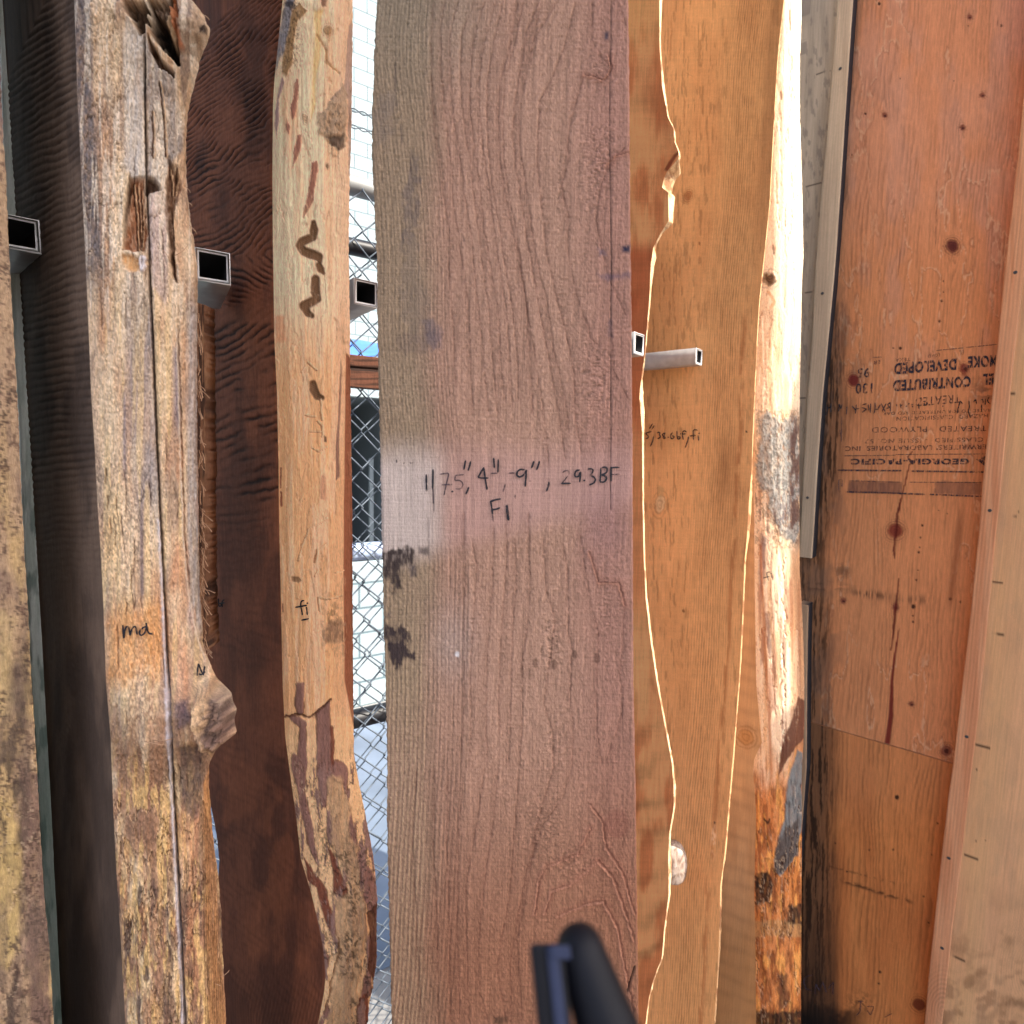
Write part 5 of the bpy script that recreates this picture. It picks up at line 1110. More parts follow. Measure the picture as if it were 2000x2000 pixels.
# ================================================================== STEEL RACK ARMS
def rack_arm(px, py, y, L, label, sz=.0381, wall=.0042, az=50, post=True):
    """square tube pointing at us along the slabs; px, py, y = centre of its open end"""
    r = ray(np.array(float(px)), np.array(float(py))); c = CAM + r * (y / r[1])
    E1 = np.array([-math.sin(math.radians(az)), math.cos(math.radians(az)), 0.]); tall = None
    D2v = np.array([E1[1], -E1[0], 0]); Zv = np.array([0, 0, 1.]); h = sz / 2; hi = h - wall; H = tall / 2 if tall else h; Hi = H - wall
    root = empty('rack_arm', tuple(c), label, 'rack arm', 'square steel arms of the lumber rack')
    V = []; Q = []
    def ring(hw, hh, d): 
        n0 = len(V)
        for a, b in ((-1, -1), (1, -1), (1, 1), (-1, 1)): V.append(c + D2v * a * hw + Zv * b * hh + E1 * d)
        return n0
    b_ = .0012
    r0 = ring(h - b_, H - b_, 0); r1 = ring(h, H, b_); r2 = ring(h, H, L); i0 = ring(hi, Hi, 0); 
    def con(a, b):
        for i in range(4): j = (i + 1) % 4; Q.append([a + i, a + j, b + j, b + i])
    con(r1, r2); Q.append([r2, r2 + 1, r2 + 2, r2 + 3])
    link('square_tube', quads(np.array(V), np.array(Q)), M_steel, root, False)
    V = []; Q = []; r0 = ring(h - b_, H - b_, 0); r1 = ring(h, H, b_); i0 = ring(hi, Hi, 0); i1 = ring(hi, Hi, .002); con(r0, i0); con(r0, r1); con(i0, i1)
    link('cut_rim', quads(np.array(V), np.array(Q)), M_rim, root, False)
    V = []; Q = []
    j0 = ring(hi, Hi, 0.002); j1 = ring(hi, Hi, L - .01)
    con(j0, j1); Q.append([j1, j1 + 1, j1 + 2, j1 + 3])
    link('tube_bore', quads(np.array(V), np.array(Q)), M_bore, root, False)
    o = c + E1 * (L) - D2v * .025; o = np.array([o[0], o[1], 0.0])
    if post: link('upright', boxmesh(o, D2v * .05, E1 * .04, np.array([0, 0, c[2] + .6]), .003), M_pblk, root, False)
rack_arm(37, 455, .60, .12,  'square steel arm end half hidden by the spalted slab at the left border', sz=.0335, az=38, post=False)
rack_arm(416, 520, .68, .135, 'square steel arm with white rimmed open end between the knotty slab and the fir slab', sz=.0365, az=32, post=False)
rack_arm(715, 572, .885, .2, 'square steel arm ending in the bright gap left of the sawn beam', az=38)
rack_arm(1249, 672, 1.06, .2, 'pale square steel arm end touching the right border of the sawn beam')
rack_arm(1366, 697, 1.42, .22, 'square steel arm reaching sideways across the broad golden slab')

# ================================================================== PLYWOOD WALL ON THE RIGHT
WC = -1.93
def wu(px, py=900., c=WC): return float((hit(np.array([float(px)]), np.array([float(py)]), N1, c)[0] - CAM) @ E1)
def wz(px, py, c=WC): return float(hit(np.array([float(px)]), np.array([float(py)]), N1, c)[0, 2])
def wpt(u, z, c=WC): return np.array([CAM[0], CAM[1], 0]) + E1 * u + N1 * c + np.array([0, 0, z])
U_END = -1.13
def wall_sheet(name, label, u0, u1, us, ztop, zbot, nz, c, th, paint, mat=None, cat='plywood sheet', rag=0.):
    """u0 > u1: from the far end to the near end; us = dense u samples; ztop/zbot may be functions of u"""
    u = np.concatenate([[u0], us, [u1]]) if u0 is not None else us
    zt_ = np.array([ztop(a) if callable(ztop) else ztop for a in u]); zb__ = np.array([zbot(a) if callable(zbot) else zbot for a in u])
    zr = np.sort(np.concatenate([np.linspace(0, 1, 12), nz]))[::-1] if isinstance(nz, np.ndarray) else np.linspace(1, 0, nz)
    Z = zb__[None] + (zt_ - zb__)[None] * zr[:, None]
    P = np.zeros(Z.shape + (3,)); base = np.array([wpt(a, 0, c) for a in u]); P[:] = base[None]; P[..., 2] = Z
    s = Surf(P); paint(s)
    P2 = P + N1 * s.h[..., None]
    B = P[:, [-1]] - N1 * th, P[:, [0]] - N1 * th
    ring = np.concatenate([P2, *B], 1); cc = np.concatenate([s.col, s.col[:, [-1]] * .9, s.col[:, [0]] * .9], 1)
    root = empty(name, tuple(wpt((u[0] + u[-1]) / 2, 0, c)), label, cat)
    s.P = P2
    grid('panel', ring, cc, mat or M_ply, root, closed=True, caps=True)
    return root, s
us = np.linspace(wu(1545), wu(2030), 235)
q0 = np.array([wz(1571, 1407), wz(1862, 1491)]); uq = np.array([wu(1571, 1407), wu(1862, 1491)])
def seam(u, d=0.): return q0[0] + (q0[1] - q0[0]) * (u - uq[0]) / (uq[1] - uq[0]) + d + .0008 * math.sin(u * 300)
zvis0, zvis1 = wz(1750, -30), wz(1750, 2060)
def frac(za, zb_, zlo, zhi, n): return np.clip(np.linspace((za - zlo) / (zhi - zlo), (zb_ - zlo) / (zhi - zlo), n), 0, 1)
q1 = lambda p: c2(1500, 0, p)
q2 = lambda p: c2(1500, 667, p)
q3 = lambda p: c2(1500, 1334, p)
st = lambda p: c2(1600, 660, p, .18634)
def ply_grain(s, per, seed, a=.3, knots=()):
    """wavy vertical softwood veneer figure that bends round the knots"""
    X, Y = s.X, s.Y
    xx = X + .07 * (Y - 900) + 60 * (s.n(120, 460, seed, 5) - .5) + 4 * (s.n(9, 34, seed + 1, 3) - .5)
    for (kx, ky, kr) in knots:
        d2 = ((X - kx) / kr) ** 2 + ((Y - ky) / (kr * 2.4)) ** 2
        xx = xx + kr * 1.1 * np.sign(X - kx) * -np.exp(-d2) * np.minimum(1, np.abs(X - kx) / (kr * .3))
    f = (xx / per) % 1.; k = sst(.25, .8, f) * (1 - sst(.88, 1, f))
    k = k * (.1 + 1.2 * sst(.3, .7, s.n(14, 90, seed + 2, 4)))
    s.mul(1 - a * k); s.h -= .0004 * k
def streak_left(s, lx):  # darker, streaky brown towards the left border
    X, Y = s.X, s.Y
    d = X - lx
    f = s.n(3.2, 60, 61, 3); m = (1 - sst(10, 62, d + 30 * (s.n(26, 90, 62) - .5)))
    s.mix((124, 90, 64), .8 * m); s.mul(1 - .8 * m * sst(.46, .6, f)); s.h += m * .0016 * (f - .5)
def paint_stamp(s):
    X, Y = s.X, s.Y
    s.fill((212, 142, 94)); s.mix((206, 150, 120), .6 * (1 - sst(300, 600, Y))); s.mix((196, 142, 124), .6 * sst(1900, 1990, X + (Y - 300) * .08) * (1 - sst(450, 600, Y))); s.mix((208, 138, 92), .5 * sst(.45, .7, s.n(90, 220, 4)))
    s.mix((196, 150, 128), .35 * sst(.5, .75, s.n(50, 120, 5)) * (1 - sst(620, 800, Y)))
    kn = [(1894, 33, 8), (1919, 186, 9), (1728, 225, 10), (1880, 249, 10), (1860, 480, 17), (1668, 742, 16), (1749, 1035, 18), (1647, 1173, 9), (1749, 1186, 11), (1780, 1375, 9), (1848, 1466, 18), (1885, 720, 15)]
    ply_grain(s, 8.2, 8, .2, kn); s.mul(1 + .2 * (s.n(2.6, 12, 72, 2) - .5)); s.flakes(60, 200, 73, .5, .01, (140, 84, 60), .4, 1., -.0002, 0.)
    lx = np.interp(Y, [0, 466, 667, 943, 1088, 1334, 1420], [1668, 1637, 1622, 1600, 1574, 1578, 1576])
    streak_left(s, lx + 30 * (1 - sst(1000, 1100, Y)) * 0 - 40 * (1 - sst(500, 800, Y)))
    s.mix((120, 92, 74), .5 * sst(.5, .65, s.n(40, 60, 9)) * (1 - sst(30, 90, X - lx)) * sst(500, 700, Y))
    for (x, y, r) in kn:
        s.ell(x, y, r * .62, r * .62, (124, 62, 50), .8, 2.6, (110, 60, 42), jit=2.2, seed=int(x)); s.ell(x + 1, y + 1, r * .3, r * .3, (58, 22, 20), .85, jit=2)
    s.ell(1667, 743, 11, 12, (120, 46, 38), .95, 3, (84, 30, 26), jit=1); s.ell(1749, 1037, 15, 14, (136, 60, 40), .85, 3, (92, 36, 26), jit=2, dep=-.0008); s.ell(1860, 481, 12, 13, (96, 42, 36), .85, 3, (60, 26, 22), jit=3, dep=-.0008)
    # long resin crack
    cr = (92, 28, 20)
    s.stroke(st([(975, 1190), (925, 1250), (980, 1300), (945, 1330), (905, 1500), (870, 1640), (835, 1825)]), 1.2, cr, .9, .6, -.001); s.stroke([(1759, 975), (1752, 1005), (1750, 1035), (1748, 1055), (1746, 1075), (1747, 1090)], [1.5, 2, 2.5, 2, 2.2, 1], cr, .9, .8, -.001)
    s.stroke([(1756, 1130), (1752, 1165), (1749, 1188), (1745, 1230), (1740, 1270)], [1, 1.8, 3, 2.4, 1], cr, .9, .8, -.001); s.stroke([(1756, 1228), (1749, 1270), (1742, 1330), (1740, 1400), (1733, 1450)], [.8, 1.8, 3.2, 4.6, 5.4], (112, 36, 28), .95, .6, -.001)
    s.stroke(st([(1500, 290), (1480, 340), (1540, 400)]), 4, (120, 42, 30), .6, 5)
    # nail holes and specks
    for (x, y, r) in [(1801, 1026, 2.2), (1798, 1050, 2), (1796, 1069, 1.5), (1795, 1079, 2.2), (1793, 1114, 1.3), (1790, 1133, 2), (1784, 1185, 4), (1783, 1203, 1.5), (1783, 1215, 2.2), (1843, 549, 1.4), (1839, 588, 2.5), (1842, 571, 1.5), (1835, 627, 2.5), (1836, 647, 1.3), (1876, 1176, 2.2), (1856, 1170, 3), (1834, 997, 1.3), (1850, 1003, 1.4), (1745, 680, 1.6), (1758, 680, 3), (1690, 222, 2), (1758, 153, 1.6), (1664, 302, 1.4), (1864, 158, 1.2), (1956, 50, 2.4), (1890, 50, 1.6), (1717, 7, 3)]:
        s.ell(x, y, r, r * 1.15, (40, 18, 14), .92, jit=.6, seed=int(x), dep=-.001)
    for k, (x, y, l) in enumerate([(1690, 200, 30), (1950, 35, 18), (1972, 300, 18), (1862, 160, 15), (1758, 480, 60), (1830, 350, 130), (1920, 640, 50)]): s.vline([(x, y), (x - 3, y + l)], 1., (96, 50, 38), .6, 1, -.0004, seed=k)
    # dark rub marks
    f = s.n(2.6, 30, 40, 2)
    s.mix((56, 38, 30), .85 * np.exp(-(((X - 1700) / 40) ** 2 + ((Y - 1161 - (X - 1700) * .12) / 8) ** 2)) * sst(.38, .6, f)); s.mix((70, 48, 38), .6 * np.exp(-(((X - 1790) / 32) ** 2 + ((Y - 1172) / 9) ** 2)) * sst(.45, .6, f))
    s.mix((60, 42, 34), .6 * np.exp(-(((X - 1610) / 44) ** 2 + ((Y - 1146) / 8) ** 2)) * sst(.38, .6, s.n(12, 6, 42))); s.mix((60, 44, 36), .6 * np.exp(-(((X - 1646) / 16) ** 2 + ((Y - 1115) / 14) ** 2)) * sst(.4, .6, s.n(9, 8, 43)))
    s.mix((78, 60, 50), .75 * np.exp(-(((X - 1620) / 26) ** 2 + ((Y - 775) / 26) ** 2)) * sst(.4, .55, s.n(5, 14, 44))); s.mix((104, 66, 50), .7 * np.exp(-(((X - 1925) / 26) ** 2 + ((Y - 765) / 22) ** 2)) * sst(.35, .55, s.n(14, 8, 45)))
    s.mix((120, 84, 66), .5 * np.exp(-(((X - 1640) / 20) ** 2 + ((Y - 660) / 24) ** 2)))
    s.mix((140, 80, 48), .6 * np.exp(-((X - 1868 + (Y - 1080) * .12) / 7) ** 2) * sst(960, 1040, Y) * (1 - sst(1160, 1200, Y)))
    # stamped grey band
    b = st([(310, 1495), (870, 1515), (860, 1640), (300, 1612)]); s.poly(b, (126, 84, 66), .75, 1.5, 2.5, 9, 14, seed=50, tex=.35, tf=(3, 14)); s.poly(st([(1230, 1500), (1700, 1520), (1695, 1650), (1200, 1630)]), (128, 86, 68), .6, 2, 4, 9, 14, seed=51, tex=.45, tf=(3, 14))
    s.mul(1 + .10 * (s.n(2.6, 26, 70, 2) - .5)); s.h += .0004 * (s.n(2.6, 20, 71, 2) - .5)
r_st, S_st = wall_sheet('plywood_sheet', 'salmon plywood sheet with upside down stamp lettering and dark round knots', None, None, np.concatenate([[wu(1545) + .45], us, [U_END]]), 3.8, lambda u: seam(u, .0016), frac(zvis0, min(q0), float(q0.min()), 3.8, 900), WC, .015, paint_stamp)
def paint_low(s):
    X, Y = s.X, s.Y
    s.fill((208, 132, 74)); s.mix((190, 112, 60), .6 * sst(.42, .66, s.n(60, 260, 4))); s.mix((206, 138, 90), .5 * (1 - sst(1500, 1650, Y)))
    kn = [(1794, 1960, 14), (1752, 1557, 4)]
    ply_grain(s, 9.2, 18, .24, kn); s.mul(1 + .2 * (s.n(2.6, 12, 72, 2) - .5)); streak_left(s, 1585 - 0 * Y); s.mul(1 - .25 * (1 - sst(60, 90, X - 1565)))
    s.ell(1795, 1962, 14, 12, (112, 48, 26), .9, 2.4, (110, 56, 28), rot=.6); s.ell(1752, 1557, 4.5, 5, (44, 24, 14), .95); s.ell(1745, 1659, 2.5, 2, (30, 16, 10), .9); s.ell(1719, 1898, 3, 3, (30, 20, 16), .9); s.ell(1717, 1921, 2.5, 2.5, (30, 18, 12), .9)
    for (x, y) in [(1632, 1647), (1698, 1660), (1654, 1702), (1729, 1752), (1804, 1751), (1814, 1802), (1820, 1669), (1831, 1608)]: s.ell(x, y, 2, 2, (50, 28, 16), .8, jit=.6)
    f = s.n(14, 5, 40); s.mix((52, 30, 18), .8 * np.exp(-((Y - 1728 - (X - 1670) * .31) / 4) ** 2) * sst(.4, .58, f) * sst(1632, 1660, X) * (1 - sst(1770, 1790, X))); s.mix((90, 54, 30), .6 * np.exp(-((Y - 1705 - (X - 1670) * .26) / 2) ** 2) * sst(.5, .6, s.n(6, 6, 41)) * (1 - sst(1740, 1760, X)))
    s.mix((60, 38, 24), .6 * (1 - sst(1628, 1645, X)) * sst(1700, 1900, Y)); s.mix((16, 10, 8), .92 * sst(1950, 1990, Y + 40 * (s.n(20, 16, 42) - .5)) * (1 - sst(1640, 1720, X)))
    s.mix((70, 40, 22), .6 * np.exp(-(((X - 1680) / 26) ** 2 + ((Y - 1960) / 22) ** 2)) * sst(.5, .6, s.n(6, 6, 43)))
    s.stroke([(1640, 1350), (1640, 1480)], .8, (80, 50, 30), .3)
    s.mul(1 + .10 * (s.n(2.6, 26, 70, 2) - .5)); s.h += .0004 * (s.n(2.6, 20, 71, 2) - .5)
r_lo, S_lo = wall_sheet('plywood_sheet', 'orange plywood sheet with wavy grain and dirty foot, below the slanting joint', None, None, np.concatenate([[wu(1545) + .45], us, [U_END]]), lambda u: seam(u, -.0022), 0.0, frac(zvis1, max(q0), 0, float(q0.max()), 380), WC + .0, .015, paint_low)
writing('faded_handwriting', [q3(p) for p in ([(255, 1650), (215, 1660), (200, 1690), (215, 1730), (250, 1740)], [(265, 1760), (270, 1700), (290, 1740), (310, 1690), (330, 1750)], [(340, 1730), (370, 1690), (365, 1760)], [(510, 1800), (540, 1800)], [(525, 1800), (520, 1860), (500, 1880)], [(560, 1830), (600, 1830), (580, 1880), (560, 1850)], [(660, 1890), (700, 1870)])], 1.0, [S_lo], M_faint, r_lo, .0006)

# ---- the stamp lettering, upside down
from bpy import data as D_
def stamp_line(text, xr, yr, xl, yl, hpx, parent, mat=M_stamp, bold=0.0, name='stamp_lettering'):
    cu = D_.curves.new('t', 'FONT'); cu.body = text; cu.size = 1; cu.resolution_u = 3; cu.offset = bold; cu.space_character = 1.12
    o = D_.objects.new('t', cu); COL.objects.link(o); dg = bpy.context.evaluated_depsgraph_get()
    me0 = D_.meshes.new_from_object(o.evaluated_get(dg)); D_.objects.remove(o)
    n = len(me0.vertices); co = np.zeros(n * 3, np.float32); me0.vertices.foreach_get('co', co); co = co.reshape(-1, 3)
    x0, x1 = co[:, 0].min(), co[:, 0].max(); tx = (co[:, 0] - x0) / (x1 - x0); ty = co[:, 1] / .70
    px = xr + (xl - xr) * tx; py = yr + (yl - yr) * tx + ty * hpx
    px = px - (py - yr) * .03
    P = hit(px, py, N1, WC + .0011)
    me0.vertices.foreach_set('co', P.astype(np.float32).ravel()); me0.update()
    return link(name, me0, mat, parent, False)
def stl(text, xr, yr, xl, yl, h, **k):
    (a, b), (c, d) = st([(xr, yr), (xl, yl)]); return stamp_line(text, a, b, c, d, h * .18634, r_st, **k)
M_st2 = ink('very worn stamp ink', (.02, .018, .03), .34, .52, 330, .85)
stl('GEORGIA-PACIFIC', 1575, 1268, 335, 1270, 56, bold=.045)
stl("ERWRITERS' LABORATORIES, INC.", 1752, 1118, 250, 1138, 48, mat=M_st2, bold=.012)
stl('CLASSIFIED  - ISSUE NO. 57', 1720, 1044, 480, 1062, 44, mat=M_st2)
stl('TREATED   PLYWOOD', 1755, 920, 555, 938, 56, mat=M_st2)
stl('HAZARD  CLASSIFICATION', 1768, 795, 812, 828, 42, mat=M_st2)
stl('RATED TO FOR UNTREATED RED OAK', 1795, 742, 668, 778, 32, mat=M_st2)
stl('TREATED', 1480, 590, 1010, 630, 90, mat=M_st2)
stl('EL', 1830, 378, 1715, 384, 108, bold=.045)
stl('CONTRIBUTED', 1590, 405, 778, 450, 106, bold=.045)
stl('MOKE', 1868, 186, 1560, 200, 110, bold=.045)
stl('DEVELOPED', 1440, 222, 790, 272, 108, bold=.045)
stl('130', 560, 475, 385, 482, 104, bold=.02)
stl('95', 530, 318, 405, 322, 94, bold=.02)
stl('LOAD', 1265, 162, 1140, 175, 34, mat=M_st2); stl('TEXA', 955, 205, 800, 215, 36, mat=M_st2); stl('ER', 640, 232, 570, 240, 40); stl('6L', 1520, 130, 1470, 135, 44, mat=M_st2)
def on_wall(paths, wd, name='stamp_rule', mat=M_stamp):
    if name != 'stamp_rule': return writing(name, paths, wd, [S_st], mat, r_st, .0012)
    for p in paths: writing(name, [p], wd, [S_st], mat, r_st, .0012)
on_wall([st([(195, 1386), (860, 1392)]), st([(970, 1396), (1722, 1406)]), st([(285, 1614), (700, 1624), (1100, 1640)]), st([(1160, 1640), (1700, 1662)])], 1.5)
on_wall([st([(258, 1236), (800, 1230)]), st([(800, 1222), (1742, 1216)]), st([(310, 1496), (860, 1512)]), st([(950, 1512), (1700, 1516)]), st([(210, 1486), (240, 1486)]), st([(205, 1486), (204, 1612)]), st([(241, 1486), (240, 1560)]), st([(205, 1612), (225, 1612)]), st([(1230, 132), (1510, 104)]), st([(1540, 100), (1860, 68)]), st([(565, 205), (655, 200)]), st([(235, 830), (232, 1090)]), st([(217, 960), (222, 1040)])], .65, name='stamp_rule')
def logo():
    P = []
    for k, p in enumerate([[(1748, 1232), (1748, 1292), (1694, 1262)], [(1748, 1298), (1748, 1350), (1640, 1270), (1692, 1272)]]):
        q = np.array(st(p)); P.append(hit(q[:, 0], q[:, 1], N1, WC + .0013))
    V = np.concatenate(P); link('stamp_emblem', quads(V, np.zeros((0, 4), int), [np.arange(3), np.arange(3, 7)]), M_stamp, r_st, False)
logo()
scr = [[(80, 700), (85, 760), (70, 810)], [(85, 740), (130, 715)], [(125, 690), (120, 780)], [(210, 690), (205, 770)], [(240, 700), (225, 750), (215, 700)], [(290, 720), (285, 800)], [(345, 715), (385, 760)], [(390, 700), (380, 790)], [(385, 745), (420, 740)], [(450, 730), (500, 745), (450, 780)], [(455, 700), (495, 690)], [(540, 690), (535, 780)], [(515, 700), (520, 760)], [(585, 680), (585, 745), (575, 790)], [(615, 745), (640, 700)], [(590, 750), (620, 748)], [(650, 690), (690, 770)], [(700, 690), (660, 770)],
       [(745, 675), (715, 700), (740, 730), (705, 740)], [(745, 680), (745, 770)], [(810, 705)], [(850, 690), (855, 735)], [(870, 700), (850, 715)], [(915, 715)], [(940, 690)], [(975, 700)], [(978, 720)], [(1040, 690), (1045, 740)], [(1100, 680), (1100, 710), (1135, 700), (1130, 670)], [(1295, 715)], [(1480, 660), (1460, 720), (1445, 790)], [(1485, 665), (1500, 690)], [(1570, 660), (1575, 720), (1560, 770), (1585, 830)], [(1620, 670), (1640, 640), (1650, 690)], [(1700, 650), (1715, 640), (1720, 680)], [(1745, 640), (1740, 700)], [(1780, 620), (1760, 660), (1790, 690)], [(1700, 700), (1705, 770)]]
on_wall([st(p) for p in scr], 1.0, 'handwriting', M_ink)

# ---- battens
def batten(name, label, L, R, c, th, ztop_px, zbot_px, K, paint, screws=(), sidecol=(40, 42, 50), mat=None, extra_sheet=None):
    zt1 = wz(*ztop_px, c) if ztop_px else 3.8; zb1_ = wz(*zbot_px, c) if zbot_px else 0.0
    z = np.linspace(zt1, zb1_, 900); PL = edge_line(L, N1, c, z); PR = edge_line(R, N1, c, z)
    s_ = np.linspace(0, 1, K); P = PL[:, None] + (PR - PL)[:, None] * s_[None, :, None]
    s = Surf(P); paint(s); e = np.minimum(s_, 1 - s_)[None] * np.linalg.norm(PR - PL, axis=1)[:, None]
    P = P + N1 * (s.h - .0014 * np.exp(-(e / .0012) ** 2))[..., None]
    root = empty(name, tuple(PL[-1] * [1, 1, 0]), label, 'batten'); s.P = P
    ring = np.concatenate([P, P[:, [-1]] - N1 * .003, P[:, [-1]] - N1 * th, P[:, [0]] - N1 * th, P[:, [0]] - N1 * .003], 1)
    sc_ = np.broadcast_to(lin(sidecol), (len(z), 1, 3))
    cc = np.concatenate([s.col, sc_ if sidecol else s.col[:, [-1]], sc_ if sidecol else s.col[:, [-1]], s.col[:, [0]], s.col[:, [0]]], 1)
    grid('strip', ring, cc, mat or M_bat, root, closed=True, caps=True)
    for (x, y) in screws:
        C = hit(np.array([float(x)]), np.array([float(y)]), N1, c + .0008)[0]; V = [C + N1 * .0004]; n = 12
        for rr, d in ((.0018, .0003), (.0036, .0008), (.0042, .0)):
            for k in range(n): a = k / n * 6.283; V.append(C + E1 * rr * math.cos(a) + np.array([0, 0, rr * math.sin(a)]) + N1 * d)
        Q = [[1 + r * n + k, 1 + r * n + (k + 1) % n, 1 + (r + 1) * n + (k + 1) % n, 1 + (r + 1) * n + k] for r in (0, 1) for k in range(n)]
        link('screw', quads(np.array(V), np.array(Q), [[0, 1 + k, 1 + (k + 1) % n] for k in range(n)]), M_screw, root)
        m = np.hypot(s.X - x, s.Y - y)
    return root, s
def paint_bat(base, mid, a=.5, per=5.):
    def f(s):
        X, Y = s.X, s.Y
        s.fill(base); s.mix(mid, a * sst(.4, .65, s.n(14, 260, 3)))
        u = (X + .1 * Y + 4 * (s.n(40, 300, 5) - .5)) / per; k = (.5 + .5 * np.cos(u * 6.283)) * (.3 + s.n(5, 80, 6)); s.mul(1 - .2 * k); s.h = -.0002 * k
        s.mul(1 + .08 * (s.n(3, 5, 9, 2) - .5))
    return f
GL = [(1626, -40), (1623, 0), (1613, 138), (1602, 276), (1592, 380), (1582, 518), (1575, 667), (1570, 770), (1566, 943), (1562, 1081), (1561, 1100)]
GL = [(1636, 0), (1626, 138), (1614, 276), (1604, 380), (1593, 518), (1586, 667), (1577, 770), (1568, 943), (1561, 1081)]
GR = [(1666, 0), (1660, 86), (1652, 207), (1643, 345), (1635, 466), (1628, 552), (1617, 667), (1607, 770), (1597, 909), (1586, 1088)]
b1r, S_b1 = batten('wood_batten', 'grey batten with a dark side, ending halfway down beside the stamped plywood', GL, GR, WC + .055, .0545, None, (1572, 1089), 14, paint_bat((212, 188, 158), (184, 160, 134)), [(1641, 134), (1606, 573), (1577, 972)])
L2 = [(1560, 1178), (1560, 1334), (1560, 1500)]; R2 = [(1579, 1180), (1577, 1260), (1576, 1334), (1575, 1500)]
batten('wood_batten', 'short lower grey batten mostly hidden behind the sunlit slab', L2, R2, WC + .055, .0545, (1570, 1181), None, 10, paint_bat((190, 158, 126), (160, 130, 104)), [])
RL = [(1997, 214), (1990, 293), (1976, 414), (1963, 518), (1949, 667), (1938, 770), (1919, 943), (1911, 1047), (1897, 1185), (1880, 1334), (1862, 1489), (1852, 1558), (1838, 1679), (1825, 1800), (1814, 1904), (1806, 2000)]
RR = [(2030, 214), (2024, 293), (2012, 414), (1999, 545), (1985, 667), (1973, 770), (1956, 943), (1945, 1047), (1932, 1185), (1918, 1334), (1904, 1455), (1887, 1593), (1876, 1697), (1862, 1800), (1849, 1921), (1840, 2000)]
RL = [(2016, 0)] + RL; RR = [(2050, 0)] + RR
def paint_rb(s):
    paint_bat((222, 164, 122), (206, 138, 96), .6, 7.)(s)
    X, Y = s.X, s.Y
    u = (np.hypot((X - 1840) * 1.6, (Y - 1975) * .9)) / 8; m = np.exp(-(((Y - 1945) / 45)) ** 2); s.mul(1 - .3 * m * (.5 + .5 * np.cos(u * 6.28)))
b3r, S_b3 = batten('wood_batten', 'long salmon coloured wood batten running full height beside the cream plywood panel', RL, RR, WC + .044, .0435, None, None, 24, paint_rb, [(1983, 532), (1933, 997), (1888, 1439), (1853, 1676), (1840, 1852)], sidecol=(196, 136, 92))
# ---- panels behind the battens
def paint_grey(s):
    X, Y = s.X, s.Y
    s.fill((196, 178, 154)); s.mix((166, 150, 130), .6 * sst(.42, .66, s.n(14, 160, 3))); s.mix((120, 110, 104), .5 * sst(.6, .7, s.n(5, 20, 5)))
    for (x0, y0, x1, y1) in [(1595, 146, 1622, 137), (1574, 364, 1604, 357), (1569, 574, 1590, 568), (1560, 777, 1573, 777)]: s.stroke([(x0, y0), (x1, y1)], 1, (60, 52, 48), .85, .5)
    s.h = .0004 * (s.n(4, 30, 7) - .5)
gu = np.linspace(wu(1520, 900, WC + .034), wu(1586, 900, WC + .034), 50)
wall_sheet('plywood_sheet', 'grey weathered plywood panel between the sunlit slab and the grey batten', None, None, np.concatenate([[wu(1530) + .4], gu]), 3.8, wz(1570, 1089, WC + .034), frac(zvis0, wz(1570, 1089), wz(1570, 1089), 3.8, 420), WC + .034, .018, paint_grey, M_bat)
def paint_cream(s):
    X, Y = s.X, s.Y
    s.fill((226, 178, 132)); s.mix((218, 176, 126), .7 * (1 - sst(30, 90, X - np.interp(Y, [667, 1334, 2000], [1985, 1918, 1840]) + 30 * (s.n(40, 160, 4) - .5)))); s.mix((210, 160, 122), .5 * sst(.35, .8, s.n(60, 200, 5)))
    s.mix((160, 124, 88), .6 * sst(.45, .75, s.n(40, 40, 6)) * sst(1700, 1850, Y)); s.mix((120, 84, 56), .5 * sst(.5, .75, s.n(22, 20, 7)) * sst(1820, 1950, Y)); s.mix((190, 156, 120), .3 * sst(.5, .75, s.n(30, 60, 8)) * (Y > 900)); s.mul(1 + .08 * (s.n(3, 14, 11, 2) - .5))
    for (x0, y0, x1, y1) in [(1975, 769, 2010, 772), (1952, 1004, 1985, 1008), (1939, 1136, 1958, 1138), (1932, 1234, 1960, 1240), (1906, 1454, 1934, 1461), (1884, 1669, 1910, 1679), (1856, 1866, 1884, 1877)]: s.stroke([(x0, y0), (x1, y1)], 1, (56, 40, 28), .9, .5)
    for (x, y) in [(1908, 1503), (1907, 1642), (1925, 1641), (1922, 1793), (1968, 1345), (1990, 1000)]: s.ell(x, y, 1.6, 1.8, (70, 48, 30), .8)
    u = (np.hypot((X - 2040), (Y - 1900) * .8) / 5); m = (1 - sst(60, 130, np.hypot(X - 2040, (Y - 1870)))); s.mul(1 - .16 * m * (.5 + .5 * np.cos(u * 6.28)))
    s.h = .0004 * (s.n(5, 30, 9) - .5)
cu_ = np.linspace(wu(1938), wu(2120), 100)
r_c, S_c = wall_sheet('plywood_sheet', 'smooth cream plywood panel with short pencil ticks, at the right border', None, None, np.concatenate([cu_, [U_END - .003]]), 3.8, 0.0, np.concatenate([frac(zvis0, zvis1, 0, 3.8, 500)]), WC + .030, .028, paint_cream, M_bat)

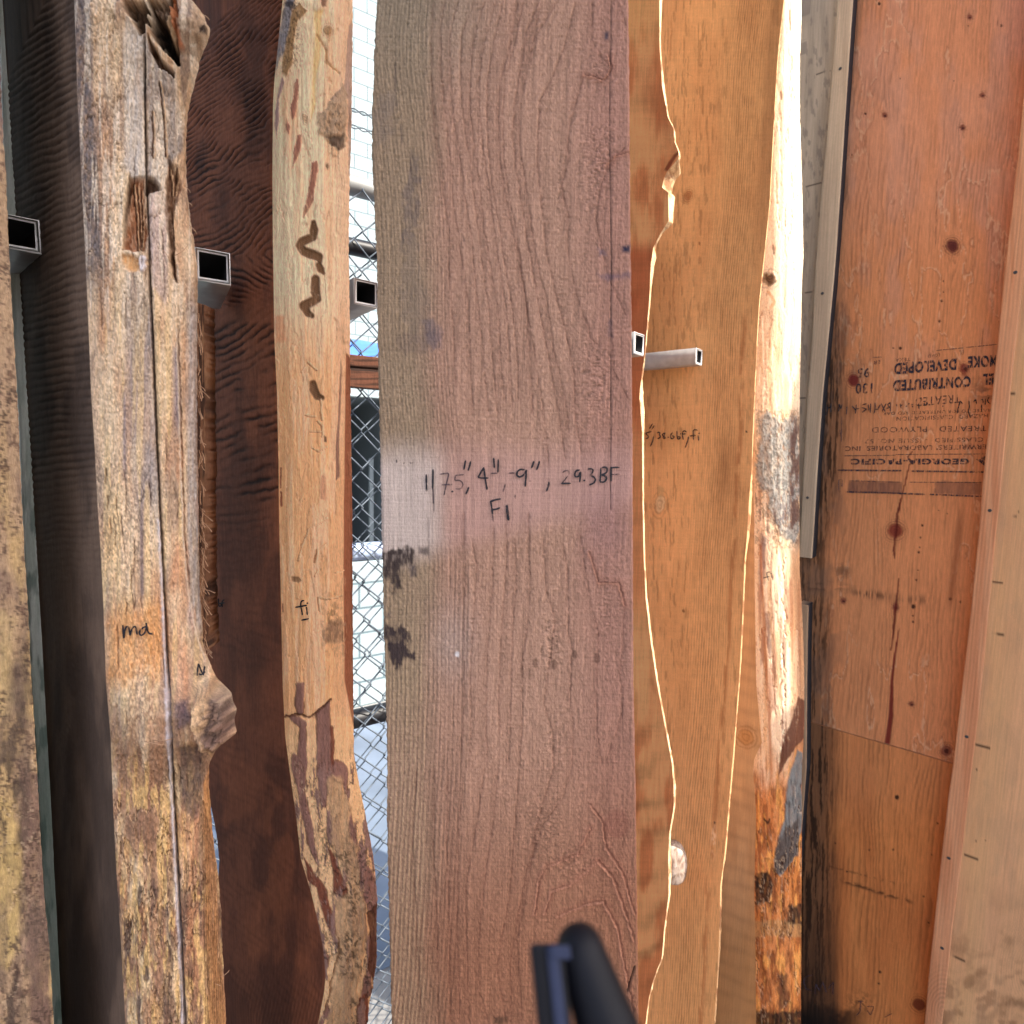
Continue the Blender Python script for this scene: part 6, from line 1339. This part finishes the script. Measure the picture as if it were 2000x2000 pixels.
# ---- something dark and out of focus held up close to the lens
def clamp():
    def pt(px, py, d): r = ray(float(px), float(py)) / F; return CAM + r * d
    p0, p1 = pt(1118, 1812, .13), pt(1330, 2420, .11); ax = p1 - p0; Lg = np.linalg.norm(ax); ax /= Lg
    root = empty('clamp', tuple(p1), 'black plastic clamp jaw, blurred and very close, rising from the bottom border before the beam', 'clamp')
    q = np.linspace(0, 1, 60); prof = np.where(q < .09, np.sqrt(np.clip(1 - (1 - q / .09) ** 2, 0, 1)), 1.) * (1 + 1.0 * q)
    path = p0[None] - ax * .001 + np.outer(q, ax) * Lg; r0 = 41 * .13 / F
    tubes('handle', [path], prof * r0 + 1e-4, M_black, root, 28)
    tubes('pole', [[p1 - ax * .01, p1 + ax * .04, np.array([p1[0] + .03, p1[1] - .02, p1[2] - .2]), np.array([p1[0] + .05, p1[1] - .03, 0.0])]], .0125, M_black, root, 16)
    v = ray(1100., 1900.); v /= np.linalg.norm(v); side = np.cross(ax, v); side /= np.linalg.norm(side)
    if side @ RC[:, 0] > 0: side = -side
    a0 = pt(1066, 1842, .122); A1 = pt(1128, 2420, .108) - a0; 
    wv = np.array(RC[:, 0]) * (66 * .122 / F); dv = v * .006
    link('jaw_plate', boxmesh(a0 - wv * .5, wv, A1, dv, .0012), M_black, root, False)
    b0_ = a0 - v * .0008 + wv * .0 + A1 * .01
    link('jaw_pad', boxmesh(b0_, wv * .36, A1 * .9, -v * .0012 * .5 + v * .0012, .0005), M_blue, root, False)
    link('pad_tab', boxmesh(pt(1074, 1846, .1205), np.array(RC[:, 0]) * .0042, (A1 / np.linalg.norm(A1)) * .0026, v * .002, .0004), M_blue, root, False)
clamp()

# unseen post, added past the plywood wall to shade the foot of the last slab
def shade_post():
    o = wpt(-1.14, 0, WC + .0)
    me = boxmesh(o, -E1 * .42, N1 * .085, np.array([0, 0, 3.02]), .004)
    tag(link('shade_post', me, plain('post wood', (.5, .33, .2), .8), None, False), 'unseen post added past the plywood wall to shade the foot of the last slab', 'post')
shade_post()
